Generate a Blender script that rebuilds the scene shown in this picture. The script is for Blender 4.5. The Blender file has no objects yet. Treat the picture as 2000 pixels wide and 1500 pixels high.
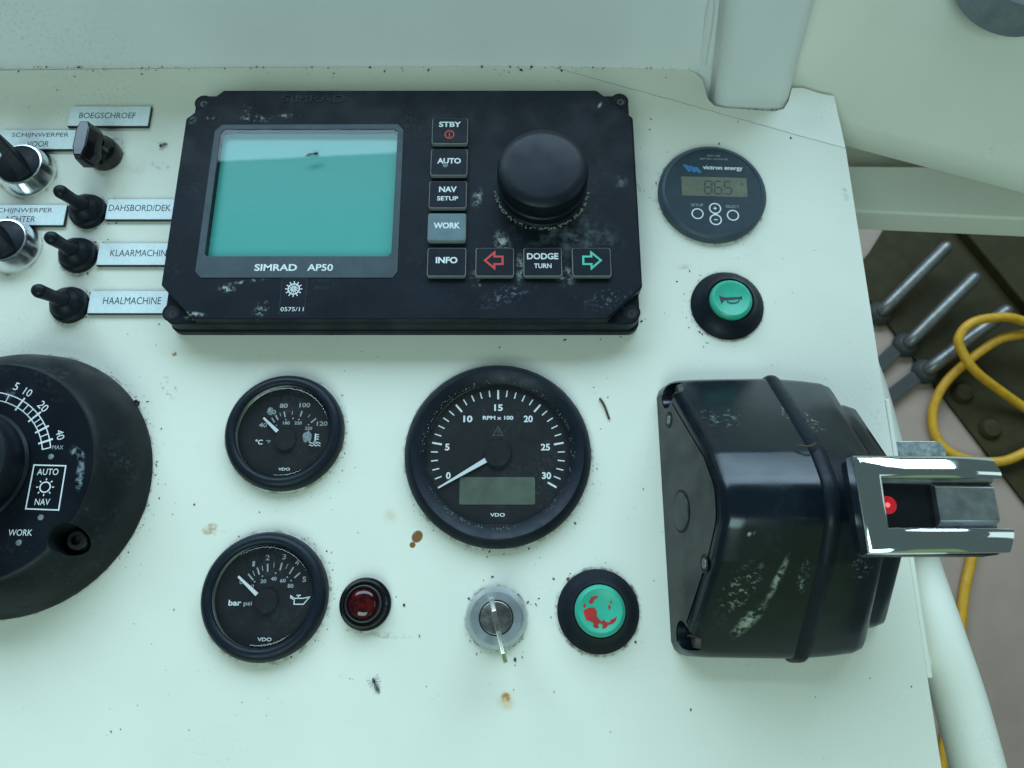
import bpy, bmesh, math, random
from mathutils import Vector, Matrix
from math import sin, cos, pi, radians as R
random.seed(7)
scene = bpy.context.scene
COL = scene.collection
MM = 0.001

# ------------------------------------------------------------------ camera
# panel plane is z = 0, x to the right, y up the panel (lengths in mm below)
cam_d = bpy.data.cameras.new('camera'); cam = bpy.data.objects.new('camera', cam_d); COL.objects.link(cam)
TILT = R(17.5)
cam.location = (0, -0.41*sin(TILT), 0.41*cos(TILT)); cam.rotation_euler = (TILT, 0, 0)
cam_d.sensor_width = 36; cam_d.lens = 27.0
cam_d.clip_start = 0.01; cam_d.clip_end = 50
cam_d.dof.use_dof = True; cam_d.dof.focus_distance = 0.39; cam_d.dof.aperture_fstop = 16
scene.camera = cam

# ------------------------------------------------------------------ light
world = bpy.data.worlds.new('World'); scene.world = world; world.use_nodes = True
bg = world.node_tree.nodes['Background']
bg.inputs[0].default_value = (0.64, 1.0, 1.0, 1); bg.inputs[1].default_value = 0.11

def area(name, loc, target, sx, sy, power, col, spread=180):
    l = bpy.data.lights.new(name, 'AREA'); l.shape = 'RECTANGLE'; l.size = sx; l.size_y = sy
    l.energy = power; l.color = col; l.spread = R(spread)
    o = bpy.data.objects.new(name, l); COL.objects.link(o); o.location = loc
    o.rotation_euler = (Vector(target)-Vector(loc)).to_track_quat('-Z', 'Y').to_euler()
    return o
area('windscreen_light', (-0.12, 2.1, 1.63), (0, -0.1, 0), 4.2, 1.50, 131, (0.54, 0.79, 0.98))
area('side_window_light', (1.5, -0.1, 0.95), (0, -0.1, 0), 0.9, 0.7, 1.7, (0.72, 0.97, 0.95))
area('wheelhouse_door_light', (-0.3, -1.2, 1.25), (0, 0.0, 0), 1.0, 0.8, 13.9, (0.66, 1.0, 1.0))
area('jacket_glow', (0.25, -0.85, 0.22), (0.1, -0.1, 0.03), 0.8, 0.7, 0.30, (0.55, 1.0, 0.10))      # yellow-green bounce from the photographer's side
vs = scene.view_settings
vs.view_transform = 'Standard'; vs.look = 'None'; vs.exposure = 0; vs.gamma = 1; vs.use_curve_mapping = False
scene.render.engine = 'CYCLES'
scene.cycles.max_bounces = 6; scene.cycles.diffuse_bounces = 3; scene.cycles.glossy_bounces = 3; scene.cycles.transparent_max_bounces = 12
scene.cycles.caustics_reflective = False; scene.cycles.caustics_refractive = False

# ------------------------------------------------------------------ materials
class NT:
    def __init__(s, name):
        s.m = bpy.data.materials.new(name); s.m.use_nodes = True
        s.t = s.m.node_tree; s.n = s.t.nodes; s.l = s.t.links
        s.b = s.n['Principled BSDF']
    def new(s, typ, **kw):
        n = s.n.new(typ)
        for k, v in kw.items(): setattr(n, k, v)
        return n
    def link(s, a, b): s.l.new(a, b)
    def coord(s):
        if not hasattr(s, '_c'): s._c = s.new('ShaderNodeTexCoord').outputs['Object']
        return s._c
    def noise(s, scale, detail=3, rough=.55, dist=0):
        if not hasattr(s, '_nz'): s._nz = {}
        k = (round(scale/40) if scale > 100 else scale, min(detail, 4))
        if k in s._nz: return s._nz[k]
        s._nz[k] = s._noise(scale, min(detail, 4), rough, dist); return s._nz[k]
    def _noise(s, scale, detail, rough, dist):
        n = s.new('ShaderNodeTexNoise'); n.inputs['Scale'].default_value = scale
        n.inputs['Detail'].default_value = detail; n.inputs['Roughness'].default_value = rough
        n.inputs['Distortion'].default_value = dist
        s.link(s.coord(), n.inputs['Vector']); return n.outputs['Fac']
    def ramp(s, v, a, b, lo=0., hi=1.):
        n = s.new('ShaderNodeMapRange'); n.interpolation_type = 'SMOOTHSTEP'
        n.inputs[1].default_value = a; n.inputs[2].default_value = b
        n.inputs[3].default_value = lo; n.inputs[4].default_value = hi
        s.link(v, n.inputs[0]); return n.outputs[0]
    def math(s, op, a, b=None):
        n = s.new('ShaderNodeMath', operation=op)
        for i, v in enumerate((a, b)):
            if v is None: continue
            if isinstance(v, (int, float)): n.inputs[i].default_value = v
            else: s.link(v, n.inputs[i])
        return n.outputs[0]
    def mix(s, fac, a, b):
        n = s.new('ShaderNodeMix', data_type='RGBA')
        if isinstance(fac, (int, float)): n.inputs[0].default_value = fac
        else: s.link(fac, n.inputs[0])
        for i, v in ((6, a), (7, b)):
            if isinstance(v, tuple): n.inputs[i].default_value = (*v[:3], 1)
            else: s.link(v, n.inputs[i])
        return n.outputs[2]
    def dist(s, x, y, sx, sy, rot=0, z=None):
        """distance from a spot (mm) in spot radii, in the object's own plane"""
        m = s.new('ShaderNodeMapping', vector_type='TEXTURE')
        m.inputs['Location'].default_value = (x*MM, y*MM, 0 if z is None else z*MM)
        m.inputs['Rotation'].default_value = (0, 0, R(rot))
        m.inputs['Scale'].default_value = (sx*MM, sy*MM, 1e6 if z is None else sx*MM)
        s.link(s.coord(), m.inputs['Vector'])
        l = s.new('ShaderNodeVectorMath', operation='LENGTH'); s.link(m.outputs[0], l.inputs[0])
        return l.outputs['Value']
    def spot(s, colr, x, y, sx, sy, rot, c, strength=1., nscale=300, lo=.42, hi=.6, soft=.5, z=None):
        d = s.ramp(s.dist(x, y, sx, sy, rot, z), 1-soft, 1.0, 1., 0.)
        f = s.math('MULTIPLY', d, s.ramp(s.noise(nscale, 5, .65), lo, hi))
        f = s.math('MULTIPLY', f, strength)
        return s.mix(f, colr, c)
    def ringspot(s, colr, x, y, r, w, c, strength=.7, nscale=160, lo=.45, hi=.65):
        d = s.dist(x, y, r, r)
        k = s.math('ABSOLUTE', s.math('SUBTRACT', d, 1.0))
        f = s.math('MULTIPLY', s.ramp(k, 0, w/r, 1., 0.), s.ramp(s.noise(nscale, 5, .7), lo, hi))
        return s.mix(s.math('MULTIPLY', f, strength), colr, c)
    def bump(s, h, strength=.2, distance=.0002):
        n = s.new('ShaderNodeBump'); n.inputs['Strength'].default_value = strength
        n.inputs['Distance'].default_value = distance
        s.link(h, n.inputs['Height']); s.link(n.outputs[0], s.b.inputs['Normal'])
    def set(s, col=None, rough=None, metal=None, spec=None, **kw):
        if col is not None:
            if isinstance(col, tuple): s.b.inputs['Base Color'].default_value = (*col[:3], 1)
            else: s.link(col, s.b.inputs['Base Color'])
        for k, v in (('Roughness', rough), ('Metallic', metal), ('Specular IOR Level', spec)):
            if v is None: continue
            if isinstance(v, (int, float)): s.b.inputs[k].default_value = v
            else: s.link(v, s.b.inputs[k])
        for k, v in kw.items():
            k = k.replace('_', ' ')
            s.b.inputs[k].default_value = v
        return s.m

M = {}
def simple(name, col, rough=.5, metal=0., var=.12, nscale=120, spec=None, bump=0, bscale=900):
    t = NT(name)
    c = t.mix(t.ramp(t.noise(nscale, 4), .3, .7), tuple(v*(1-var) for v in col), tuple(min(1, v*(1+var)) for v in col))
    r = t.ramp(t.noise(nscale*1.7, 4), .3, .7, max(.02, rough*.85), min(1, rough*1.15))
    if bump: t.bump(t.noise(bscale, 2), bump)
    M[name] = t.set(c, r, metal, spec); return M[name]

CREAM = (0.80, 0.775, 0.655)
def cream(name, spots=(), rings=(), rough=.34, base=CREAM):
    t = NT(name)
    c = t.mix(t.ramp(t.noise(14, 4), .3, .7), tuple(v*.955 for v in base), base)
    # grey rubbed-in dirt, in loose clouds
    dirt = t.math('MULTIPLY', t.ramp(t.noise(9, 3, .6), .5, .75), t.ramp(t.noise(520, 4, .7), .52, .7))
    c = t.mix(t.math('MULTIPLY', dirt, .5), c, (.36, .33, .25))
    fine = t.ramp(t.noise(1500, 2, .5), .70, .76)
    c = t.mix(t.math('MULTIPLY', t.math('MULTIPLY', fine, t.ramp(t.noise(26, 3), .45, .65)), .45), c, (.2, .19, .15))
    for s in spots: c = t.spot(c, *s[0], **s[1])
    for s in rings: c = t.ringspot(c, *s)
    t.bump(t.noise(260, 3, .4), .10, .0003)
    M[name] = t.set(c, t.ramp(t.noise(40, 4), .3, .7, rough*.85, rough*1.2))
    return M[name]

RUST = (.30, .12, .03); TEA = (.42, .27, .12); GRIME = (.10, .085, .055)
panel_spots = [
 ((-47.6, -80.4, 3.0, 3.6, -30, (.23, .10, .03)), dict(nscale=120, lo=.2, hi=.35, soft=.25)),
 ((-49.8, -84.5, 1.7, 1.7, 0, (.23, .10, .03)), dict(nscale=120, lo=.2, hi=.35, soft=.25)),
 ((-152.2, -76.6, 5.0, 3.4, 20, TEA), dict(nscale=220, lo=.40, hi=.56, strength=.75)),
 ((-147.5, -78.2, 4.6, 2.4, -10, TEA), dict(nscale=240, lo=.5, hi=.62, strength=.6)),
 ((-2.9, -155.4, 2.6, 2.6, 0, RUST), dict(nscale=260, lo=.34, hi=.52)),
 ((-2.6, -157.0, 6.0, 5.6, 0, (.62, .36, .09)), dict(nscale=80, lo=.15, hi=.6, strength=.75, soft=.95)),
 ((-62, -70, 5, 7, 0, (.60, .48, .30)), dict(nscale=90, lo=.4, hi=.7, strength=.5, soft=.9)),
 ((-206, 134, 8, 3, -20, (.33, .27, .17)), dict(nscale=200, lo=.45, hi=.65, strength=.6)),
 ((-182.7, 17.4, 1.6, 2.2, 0, RUST), dict(nscale=300, lo=.4, hi=.55)),
 ((75, 120, 3, 5, 20, (.32, .27, .18)), dict(nscale=240, lo=.45, hi=.6, strength=.55)),
 ((78, 133, 3, 2, 0, (.32, .27, .18)), dict(nscale=240, lo=.45, hi=.6, strength=.55)),
 ((96, 69, 7, 2, 5, (.5, .38, .22)), dict(nscale=160, lo=.42, hi=.65, strength=.55)),
 ((-218, 132, 16, 9, -20, (.50, .46, .36)), dict(nscale=60, lo=.35, hi=.7, strength=.6, soft=.9)),
 ((-290, 178, 30, 8, 0, (.5, .44, .32)), dict(nscale=70, lo=.45, hi=.7, strength=.55, soft=.9)),
 ((193, 115, 2.2, 6, 5, (.35, .38, .36)), dict(nscale=200, lo=.4, hi=.6, strength=.6)),
 ((-60, -127.5, 14, 2.0, -3, (.33, .30, .22)), dict(nscale=180, lo=.42, hi=.65, strength=.6)),
 ((-76, -125.6, 6.5, 1.3, -4, (.16, .15, .11)), dict(nscale=140, lo=.40, hi=.6, strength=.7)),
 ((-183, -2, 5, 9, 35, (.1, .09, .06)), dict(nscale=330, lo=.52, hi=.62, strength=.8, soft=.8)),
]
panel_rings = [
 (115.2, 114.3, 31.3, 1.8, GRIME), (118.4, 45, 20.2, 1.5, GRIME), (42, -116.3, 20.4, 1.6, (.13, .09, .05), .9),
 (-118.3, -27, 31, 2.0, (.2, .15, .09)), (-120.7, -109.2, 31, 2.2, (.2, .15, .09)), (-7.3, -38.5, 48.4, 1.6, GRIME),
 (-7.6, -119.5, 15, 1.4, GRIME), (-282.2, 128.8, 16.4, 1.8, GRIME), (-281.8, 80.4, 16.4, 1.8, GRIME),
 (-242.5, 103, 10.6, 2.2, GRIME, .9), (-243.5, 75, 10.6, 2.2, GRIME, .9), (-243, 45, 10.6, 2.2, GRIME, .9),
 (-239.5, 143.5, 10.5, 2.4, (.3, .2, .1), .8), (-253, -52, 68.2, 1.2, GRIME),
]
cream('panel_paint', panel_spots, panel_rings)
cream('bulkhead_paint', [((-60, 0, 120, 6, 0, (.3, .29, .24)), dict(nscale=160, lo=.5, hi=.7, strength=.5, soft=.9)),
                         ((105, 10, 8, 30, 0, (.35, .34, .3)), dict(nscale=200, lo=.5, hi=.62, strength=.5))], rough=.42, base=(.81, .79, .77))
cream('side_paint', rough=.4)
cream('post_paint', rough=.4, base=(.80, .785, .76))
simple('grey_paint', (.17, .19, .20), .85)
simple('floor_paint', (.35, .245, .19), .7, nscale=30, var=.04)
simple('dark_steel_paint', (.040, .032, .013), .6, spec=.15, nscale=40)
simple('steel_rod', (.20, .19, .175), .42, .75)
simple('yellow_cable', (.62, .31, .015), .45)
simple('worn_steel', (.45, .5, .5), .38, .8, var=.35, nscale=250)
simple('white_ink', (.72, .74, .74), .5, var=.06)
simple('faded_ink', (.34, .36, .37), .5)
simple('dim_ink', (.055, .058, .06), .5)
simple('black_ink', (.03, .033, .04), .55)
simple('red_ink', (.60, .035, .03), .5)
simple('green_ink', (.07, .50, .36), .5)
simple('blue_ink', (.012, .16, .36), .4)
simple('label_silver', (.73, .80, .80), .4, .1, var=.05, nscale=400)
simple('label_core', (.02, .022, .028), .5)
simple('rubber', (.007, .010, .015), .45, spec=.2, bump=.1, bscale=500)
simple('needle_white', (.66, .68, .68), .5, var=.04)
simple('gloss_black', (.010, .010, .012), .10, bump=.05, bscale=500)
simple('dial_black', (.008, .009, .011), .6, spec=.2)
simple('gauge_bezel', (.008, .012, .019), .42, spec=.22, bump=.08, bscale=1200)
simple('grey_bezel', (.055, .075, .095), .42, spec=.3, bump=.08, bscale=1200)
simple('monitor_face', (.022, .04, .05), .42, spec=.25)
simple('monitor_lcd', (.12, .125, .065), .3)
simple('lcd_segment', (.018, .028, .035), .4)
simple('tach_lcd', (.085, .10, .072), .4)
simple('screen_frame', (.05, .068, .08), .42, spec=.3)
simple('green_cap', (.035, .40, .26), .42, var=.1, nscale=60)
simple('red_wear', (.45, .022, .018), .5, var=.2)
simple('key_ring_metal', (.52, .55, .57), .38, .85, var=.1, nscale=60)
simple('key_core_metal', (.20, .19, .175), .42, .8, var=.35, nscale=220)
simple('key_metal', (.62, .61, .58), .24, 1.0, var=.15)
simple('rod_bushing', (.04, .04, .035), .6)
simple('insect_body', (.022, .02, .016), .6)
simple('twig_brown', (.06, .045, .025), .8)
simple('crease_tone', (.33, .30, .23), .7, var=.4, nscale=90)
simple('dirt', (.045, .04, .028), .9, var=.5)
simple('button_rim', (.20, .215, .20), .5)
simple('button_face', (.008, .011, .017), .45, spec=.15)
simple('button_face_worn', (.10, .15, .165), .5)
simple('screw_dark', (.05, .05, .055), .35, .8)
simple('screw_dull', (.22, .22, .21), .4, .9)
simple('screw_bright', (.55, .55, .52), .3, 1)
simple('brown_hollow', (.045, .04, .034), .6)
simple('hollow_black', (.006, .006, .007), .7)
simple('dull_block', (.36, .37, .36), .34, .9, var=.15, nscale=120)

def chrome(name, rough):
    t = NT(name)
    M[name] = t.set((.86, .87, .88), t.ramp(t.noise(180, 4), .35, .75, rough, rough+.07), 1.0)
chrome('chrome', .035); chrome('satin_chrome', .16)

def black_plastic(name, base=(.0065, .0095, .0145), rough=.42, spots=(), dust=.12, bscale=1500, bump=.25, dustcol=(.22, .25, .25), spec=.14):
    t = NT(name)
    c = t.mix(t.ramp(t.noise(45, 4), .3, .7), tuple(v*.8 for v in base), tuple(v*1.3 for v in base))
    d = t.math('MULTIPLY', t.ramp(t.noise(32, 4, .6), .52, .78), t.ramp(t.noise(420, 5, .7), .45, .72))
    c = t.mix(t.math('MULTIPLY', d, dust), c, dustcol)
    sp = t.ramp(t.noise(1300, 2, .5), .735, .77)
    c = t.mix(t.math('MULTIPLY', sp, .35), c, dustcol)
    for s in spots: c = t.spot(c, *s[0], **s[1])
    t.bump(t.noise(bscale, 2, .5), bump, .0001)
    M[name] = t.set(c, t.ramp(t.noise(60, 4), .3, .7, rough*.85, rough*1.25), spec=spec)
    return M[name]
CHALK = (.40, .44, .40)
AX, AY = -58, 100      # middle of the autopilot unit on the panel
autopilot_spots = [
 ((-5, 72, 5, 9, 15, CHALK), dict(nscale=330, lo=.40, hi=.55, strength=.9)),
 ((-19, 100, 3.2, 7, -10, CHALK), dict(nscale=330, lo=.42, hi=.58, strength=.8)),
 ((4, 58, 2.6, 9, 0, CHALK), dict(nscale=360, lo=.42, hi=.56, strength=.75)),
 ((28.5, 53, 6, 6, 0, CHALK), dict(nscale=360, lo=.45, hi=.58, strength=.8)),
 ((-18, 52, 5, 7, 0, CHALK), dict(nscale=360, lo=.5, hi=.62, strength=.5)),
 ((24, 82, 27, 22, 0, (.2, .24, .25)), dict(nscale=160, lo=.40, hi=.72, strength=.5, soft=.9)),
 ((38, 74, 24, 16, 0, (.2, .24, .25)), dict(nscale=200, lo=.42, hi=.70, strength=.5, soft=.9)),
 ((60, 110, 5, 5, 0, (.25, .28, .28)), dict(nscale=220, lo=.42, hi=.65, strength=.6, soft=.8)),
 ((-3, 42, 18, 6, 20, (.16, .19, .23)), dict(nscale=330, lo=.5, hi=.62, strength=.7)),
 ((50, 40, 16, 8, 10, (.2, .24, .26)), dict(nscale=400, lo=.52, hi=.66, strength=.7)),
 ((-145, 151, 10, 3, 0, (.3, .35, .36)), dict(nscale=420, lo=.5, hi=.6, strength=.9)),
 ((-128, 153, 8, 1.6, 0, CHALK), dict(nscale=420, lo=.48, hi=.58, strength=.9)),
 ((-150, 154, 5, 8, 20, (.3, .34, .34)), dict(nscale=420, lo=.52, hi=.62, strength=.6)),
 ((-150, 46, 5, 2.6, -10, CHALK), dict(nscale=380, lo=.45, hi=.55, strength=.9)),
 ((-140, 50, 12, 1.2, 8, CHALK), dict(nscale=380, lo=.5, hi=.6, strength=.8)),
 ((-131, 34, 4, 6, -30, (.3, .35, .36)), dict(nscale=420, lo=.48, hi=.58, strength=.8)),
 ((-166, 31.5, 8, 1.6, -4, CHALK), dict(nscale=400, lo=.42, hi=.52, strength=.9)),
 ((-181, 150, 2.6, 3.0, -40, (.2, .24, .24)), dict(nscale=300, lo=.35, hi=.5, strength=.8)),
 ((-172, 152, 5, 2, -10, CHALK), dict(nscale=380, lo=.5, hi=.6, strength=.8)),
 ((50, 160, 1.0, 3.0, -30, CHALK), dict(nscale=380, lo=.3, hi=.5, strength=.9)),
]
black_plastic('autopilot_plastic', spots=[((p[0]-AX, p[1]-AY, p[2]*1.15, p[3]*1.15, *p[4:]), dict(k, soft=.9, hi=k['hi']+.07)) for p, k in autopilot_spots])
black_plastic('knob_plastic', dust=.3, spec=.24)
black_plastic('dial_unit_plastic', base=(.013, .016, .017), rough=.44, dust=.3, bump=.12, spots=[
 ((33, 23, 3.4, 6, -20, (.22, .27, .28)), dict(nscale=330, lo=.42, hi=.6, strength=.8)),
 ((42, 9, 4, 7, 10, (.22, .27, .28)), dict(nscale=360, lo=.50, hi=.62, strength=.8)),
 ((28, 30, 9, 5, -40, (.16, .2, .22)), dict(nscale=300, lo=.45, hi=.68, strength=.7)),
 ((38, 0, 3, 9, -10, (.30, .36, .38)), dict(nscale=300, lo=.45, hi=.6, strength=.8)),
 ((26, -42, 14, 2, 38, (.2, .24, .26)), dict(nscale=300, lo=.45, hi=.62, strength=.7)),
 ((-2, -36, 3, 2, 0, (.25, .25, .22)), dict(nscale=300, lo=.4, hi=.6, strength=.7))])
black_plastic('dial_unit_face', base=(.007, .009, .013), rough=.34, dust=.12, bump=.05, spots=[
 ((7, 38, 3, 4, 0, (.15, .17, .2)), dict(nscale=260, lo=.4, hi=.65, strength=.7)),
 ((45, 8, 6, 3, -40, (.3, .36, .4)), dict(nscale=260, lo=.45, hi=.65, strength=.7)),
 ((48, -2, 2.4, 10, 4, (.25, .3, .34)), dict(nscale=260, lo=.45, hi=.65, strength=.7))])
black_plastic('throttle_plastic', base=(.0035, .007, .0115), rough=.22, dust=.14, bscale=1100, bump=.22, spec=.5, dustcol=(.14, .17, .17), spots=[
 ((-28, -52, 4.2, 12, -42, (.36, .40, .33)), dict(nscale=300, lo=.44, hi=.6, strength=.9, soft=.85)),
 ((-19, -35, 2.2, 12, -16, (.36, .40, .33)), dict(nscale=300, lo=.40, hi=.58, strength=.9, soft=.85)),
 ((-34, -38, 8, 14, -35, (.25, .28, .22)), dict(nscale=420, lo=.54, hi=.62, strength=.8, soft=.6)),
 ((-33, -17, 2.2, 1.3, 20, (.4, .44, .38)), dict(nscale=200, lo=.35, hi=.45, strength=.9)),
 ((-8, -34, 3, 8, 5, (.2, .24, .24)), dict(nscale=380, lo=.50, hi=.62, strength=.7)),
 ((18, -30, 7, 7, 0, (.2, .23, .22)), dict(nscale=380, lo=.53, hi=.66, strength=.6)),
 ((2, 40, 7, 14, 40, (.25, .28, .26)), dict(nscale=420, lo=.52, hi=.62, strength=.6)),
 ((-35, 40, 12, 8, 0, (.16, .2, .2)), dict(nscale=420, lo=.54, hi=.66, strength=.6)),
])
black_plastic('throttle_plate', base=(.020, .024, .023), rough=.38, dust=.08, bump=.12, spec=.3)  # housing black with the cream panel's reflection mixed into its colour

def glass(name, rough=.02, smear=.06, tint=(1, 1, 1)):
    t = NT(name); t.n.remove(t.b)
    out = t.n['Material Output']
    tr = t.new('ShaderNodeBsdfTransparent'); tr.inputs[0].default_value = (*tint, 1)
    gl = t.new('ShaderNodeBsdfGlossy'); gl.inputs['Roughness'].default_value = rough
    df = t.new('ShaderNodeBsdfDiffuse'); df.inputs[0].default_value = (.6, .65, .65, 1)
    ge = t.new('ShaderNodeNewGeometry'); dt = t.new('ShaderNodeVectorMath', operation='DOT_PRODUCT')
    t.link(ge.outputs['Normal'], dt.inputs[0]); t.link(ge.outputs['Incoming'], dt.inputs[1])
    cs = t.math('SUBTRACT', 1.0, t.math('ABSOLUTE', dt.outputs['Value']))
    fr = t.math('ADD', t.math('MULTIPLY', t.math('POWER', cs, 5.0), .95), .045)      # Schlick, alike from both sides
    mx = t.new('ShaderNodeMixShader'); t.link(fr, mx.inputs[0])
    t.link(tr.outputs[0], mx.inputs[1]); t.link(gl.outputs[0], mx.inputs[2])
    m2 = t.new('ShaderNodeMixShader')
    f = t.math('MULTIPLY', t.ramp(t.noise(60, 4, .6), .45, .8), t.ramp(t.noise(420, 5, .7), .4, .75))
    t.link(t.math('ADD', t.math('MULTIPLY', f, smear*3), .004), m2.inputs[0])
    t.link(mx.outputs[0], m2.inputs[1]); t.link(df.outputs[0], m2.inputs[2])
    t.link(m2.outputs[0], out.inputs[0]); M[name] = t.m
glass('glass', smear=.018); glass('screen_glass', smear=.02); glass('rim_glass', smear=0, rough=.08)

t = NT('screen_lcd')     # grey-green reflective liquid crystal with faint horizontal rows
w = t.new('ShaderNodeTexWave', bands_direction='Y'); w.inputs['Scale'].default_value = 55
w.inputs['Distortion'].default_value = .4; w.inputs['Detail'].default_value = 0
t.link(t.coord(), w.inputs['Vector'])
c = t.mix(t.ramp(w.outputs['Fac'], 0, 1, 0., .18), (.05, .37, .315), (.045, .34, .285))
M['screen_lcd'] = t.set(c, .35)

t = NT('lamp_lens')
M['lamp_lens'] = t.set(t.mix(t.ramp(t.noise(240, 3), .35, .65), (.012, .001, .0015), (.085, .004, .006)), .08)
t = NT('red_led'); t.b.inputs['Emission Color'].default_value = (1, .06, .05, 1)
M['red_led'] = t.set((.5, .02, .02), .3, Emission_Strength=4.5)
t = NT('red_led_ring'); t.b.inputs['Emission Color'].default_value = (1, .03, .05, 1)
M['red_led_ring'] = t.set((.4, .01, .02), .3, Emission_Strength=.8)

# ------------------------------------------------------------------ helpers
class MB:
    """collects vertices (mm) and faces of ONE piece"""
    def __init__(s): s.v = []; s.f = []
    def add(s, vs, fs):
        k = len(s.v); s.v += [tuple(p) for p in vs]; s.f += [tuple(i+k for i in f) for f in fs]; return s
    def prism(s, poly, z0, z1):
        n = len(poly)
        return s.add([(x, y, z0) for x, y in poly]+[(x, y, z1) for x, y in poly],
                     [tuple(range(n))[::-1], tuple(range(n, 2*n))]+[(i, (i+1) % n, n+(i+1) % n, n+i) for i in range(n)])
    def flat(s, poly, z=0): return s.add([(x, y, z) for x, y in poly], [tuple(range(len(poly)))])
    def box(s, x0, x1, y0, y1, z0, z1): return s.prism([(x0, y0), (x1, y0), (x1, y1), (x0, y1)], z0, z1)
    def lathe(s, prof, seg=96, cx=0, cy=0, a0=0, a1=2*pi):
        full = abs(a1-a0-2*pi) < 1e-6
        n = seg if full else seg+1
        vs = []; idx = []
        for r, z in prof:
            if r < 1e-6: idx.append([len(vs)]*n); vs.append((cx, cy, z))
            else:
                idx.append(list(range(len(vs), len(vs)+n)))
                vs += [(cx+r*cos(a0+(a1-a0)*i/seg), cy+r*sin(a0+(a1-a0)*i/seg), z) for i in range(n)]
        fs = []
        for a, b in zip(idx, idx[1:]):
            for i in range(seg):
                j = (i+1) % n
                q = [a[i], a[j], b[j], b[i]]
                q = [v for k, v in enumerate(q) if v not in q[:k]]
                if len(q) > 2: fs.append(tuple(q))
        return s.add(vs, fs)
    def ring(s, r0, r1, z=0, a0=0, a1=2*pi, cx=0, cy=0, seg=64): return s.lathe([(r1, z), (r0, z)], seg, cx, cy, a0, a1)
    def disc(s, r, z=0, cx=0, cy=0, seg=48): return s.flat([(cx+r*cos(2*pi*i/seg), cy+r*sin(2*pi*i/seg)) for i in range(seg)], z)
    def line(s, a, b, w0, w1=None, z=0):
        w1 = w0 if w1 is None else w1
        d = Vector((b[0]-a[0], b[1]-a[1])); d.normalize(); n = Vector((-d.y, d.x))
        return s.flat([(a[0]-n.x*w0/2, a[1]-n.y*w0/2), (b[0]-n.x*w1/2, b[1]-n.y*w1/2),
                       (b[0]+n.x*w1/2, b[1]+n.y*w1/2), (a[0]+n.x*w0/2, a[1]+n.y*w0/2)], z)
    def ribbon(s, pts, w, z=0, closed=False):
        n = len(pts); P = [Vector(p) for p in pts]; L = []; Rr = []
        for i in range(n):
            a = P[i-1] if (closed or i > 0) else None
            b = P[(i+1) % n] if (closed or i < n-1) else None
            d1 = (P[i]-a).normalized() if a is not None else (b-P[i]).normalized()
            d2 = (b-P[i]).normalized() if b is not None else d1
            n1 = Vector((-d1.y, d1.x)); n2 = Vector((-d2.y, d2.x)); m = (n1+n2)
            m = m.normalized() if m.length > 1e-6 else n1
            k = w/2/max(.35, m.dot(n1)); L.append(P[i]+m*k); Rr.append(P[i]-m*k)
        vs = [(p.x, p.y, z) for p in L]+[(p.x, p.y, z) for p in Rr]
        return s.add(vs, [(i, n+i, n+(i+1) % n, (i+1) % n) for i in range(n if closed else n-1)])
    def tube(s, path, rad, seg=16, cap=True):
        P = [Vector(p) for p in path]; n = len(P)
        rad = rad if isinstance(rad, (list, tuple)) else [rad]*n
        up = None; rows = []
        for i in range(n):
            d = (P[min(i+1, n-1)]-P[max(i-1, 0)]).normalized()
            if up is None:
                up = Vector((0, 0, 1)) if abs(d.z) < .9 else Vector((1, 0, 0))
            up = (up-d*up.dot(d)).normalized(); sd = d.cross(up)
            rows.append([P[i]+(up*cos(2*pi*k/seg)+sd*sin(2*pi*k/seg))*rad[i] for k in range(seg)])
        vs = [p for r in rows for p in r]; fs = []
        for i in range(n-1):
            for k in range(seg):
                fs.append((i*seg+k, i*seg+(k+1) % seg, (i+1)*seg+(k+1) % seg, (i+1)*seg+k))
        if cap: fs += [tuple(range(seg))[::-1], tuple(range((n-1)*seg, n*seg))]
        return s.add(vs, fs)
    def loft(s, sections, cap0=True, cap1=True):
        n = len(sections[0]); vs = [p for q in sections for p in q]; fs = []
        for i in range(len(sections)-1):
            for k in range(n):
                j = (k+1) % n
                fs.append((i*n+k, i*n+j, (i+1)*n+j, (i+1)*n+k))
        if cap0: fs.append(tuple(range(n))[::-1])
        if cap1: m = (len(sections)-1)*n; fs.append(tuple(range(m, m+n)))
        return s.add(vs, fs)
    def xf(s, mat): s.v = [tuple(mat @ Vector(p)) for p in s.v]; return s
    def build(s, name, mat, parent=None, loc=None, rotz=0, smooth=35, bevel=0, bseg=3, recalc=True):
        me = bpy.data.meshes.new(name)
        me.from_pydata([(x*MM, y*MM, z*MM) for x, y, z in s.v], [], s.f)
        if recalc:
            bm = bmesh.new(); bm.from_mesh(me); bmesh.ops.recalc_face_normals(bm, faces=bm.faces)
            up = [f for f in bm.faces if abs(f.normal.z) > .999]
            if len(up) == len(bm.faces):       # printed sheets face the viewer
                for f in bm.faces:
                    if f.normal.z < 0: f.normal_flip()
            bm.to_mesh(me); bm.free()
        me.materials.append(M[mat])
        for p in me.polygons: p.use_smooth = smooth > 0
        o = bpy.data.objects.new(name, me); COL.objects.link(o)
        if parent: o.parent = parent
        if loc: o.location = Vector(loc)*MM
        o.rotation_euler.z = rotz
        if bevel:
            b = o.modifiers.new('bevel', 'BEVEL'); b.width = bevel*MM; b.segments = bseg
            b.limit_method = 'ANGLE'; b.angle_limit = R(38); b.harden_normals = True
        elif smooth > 0: me.set_sharp_from_angle(angle=R(smooth))
        return o

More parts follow.
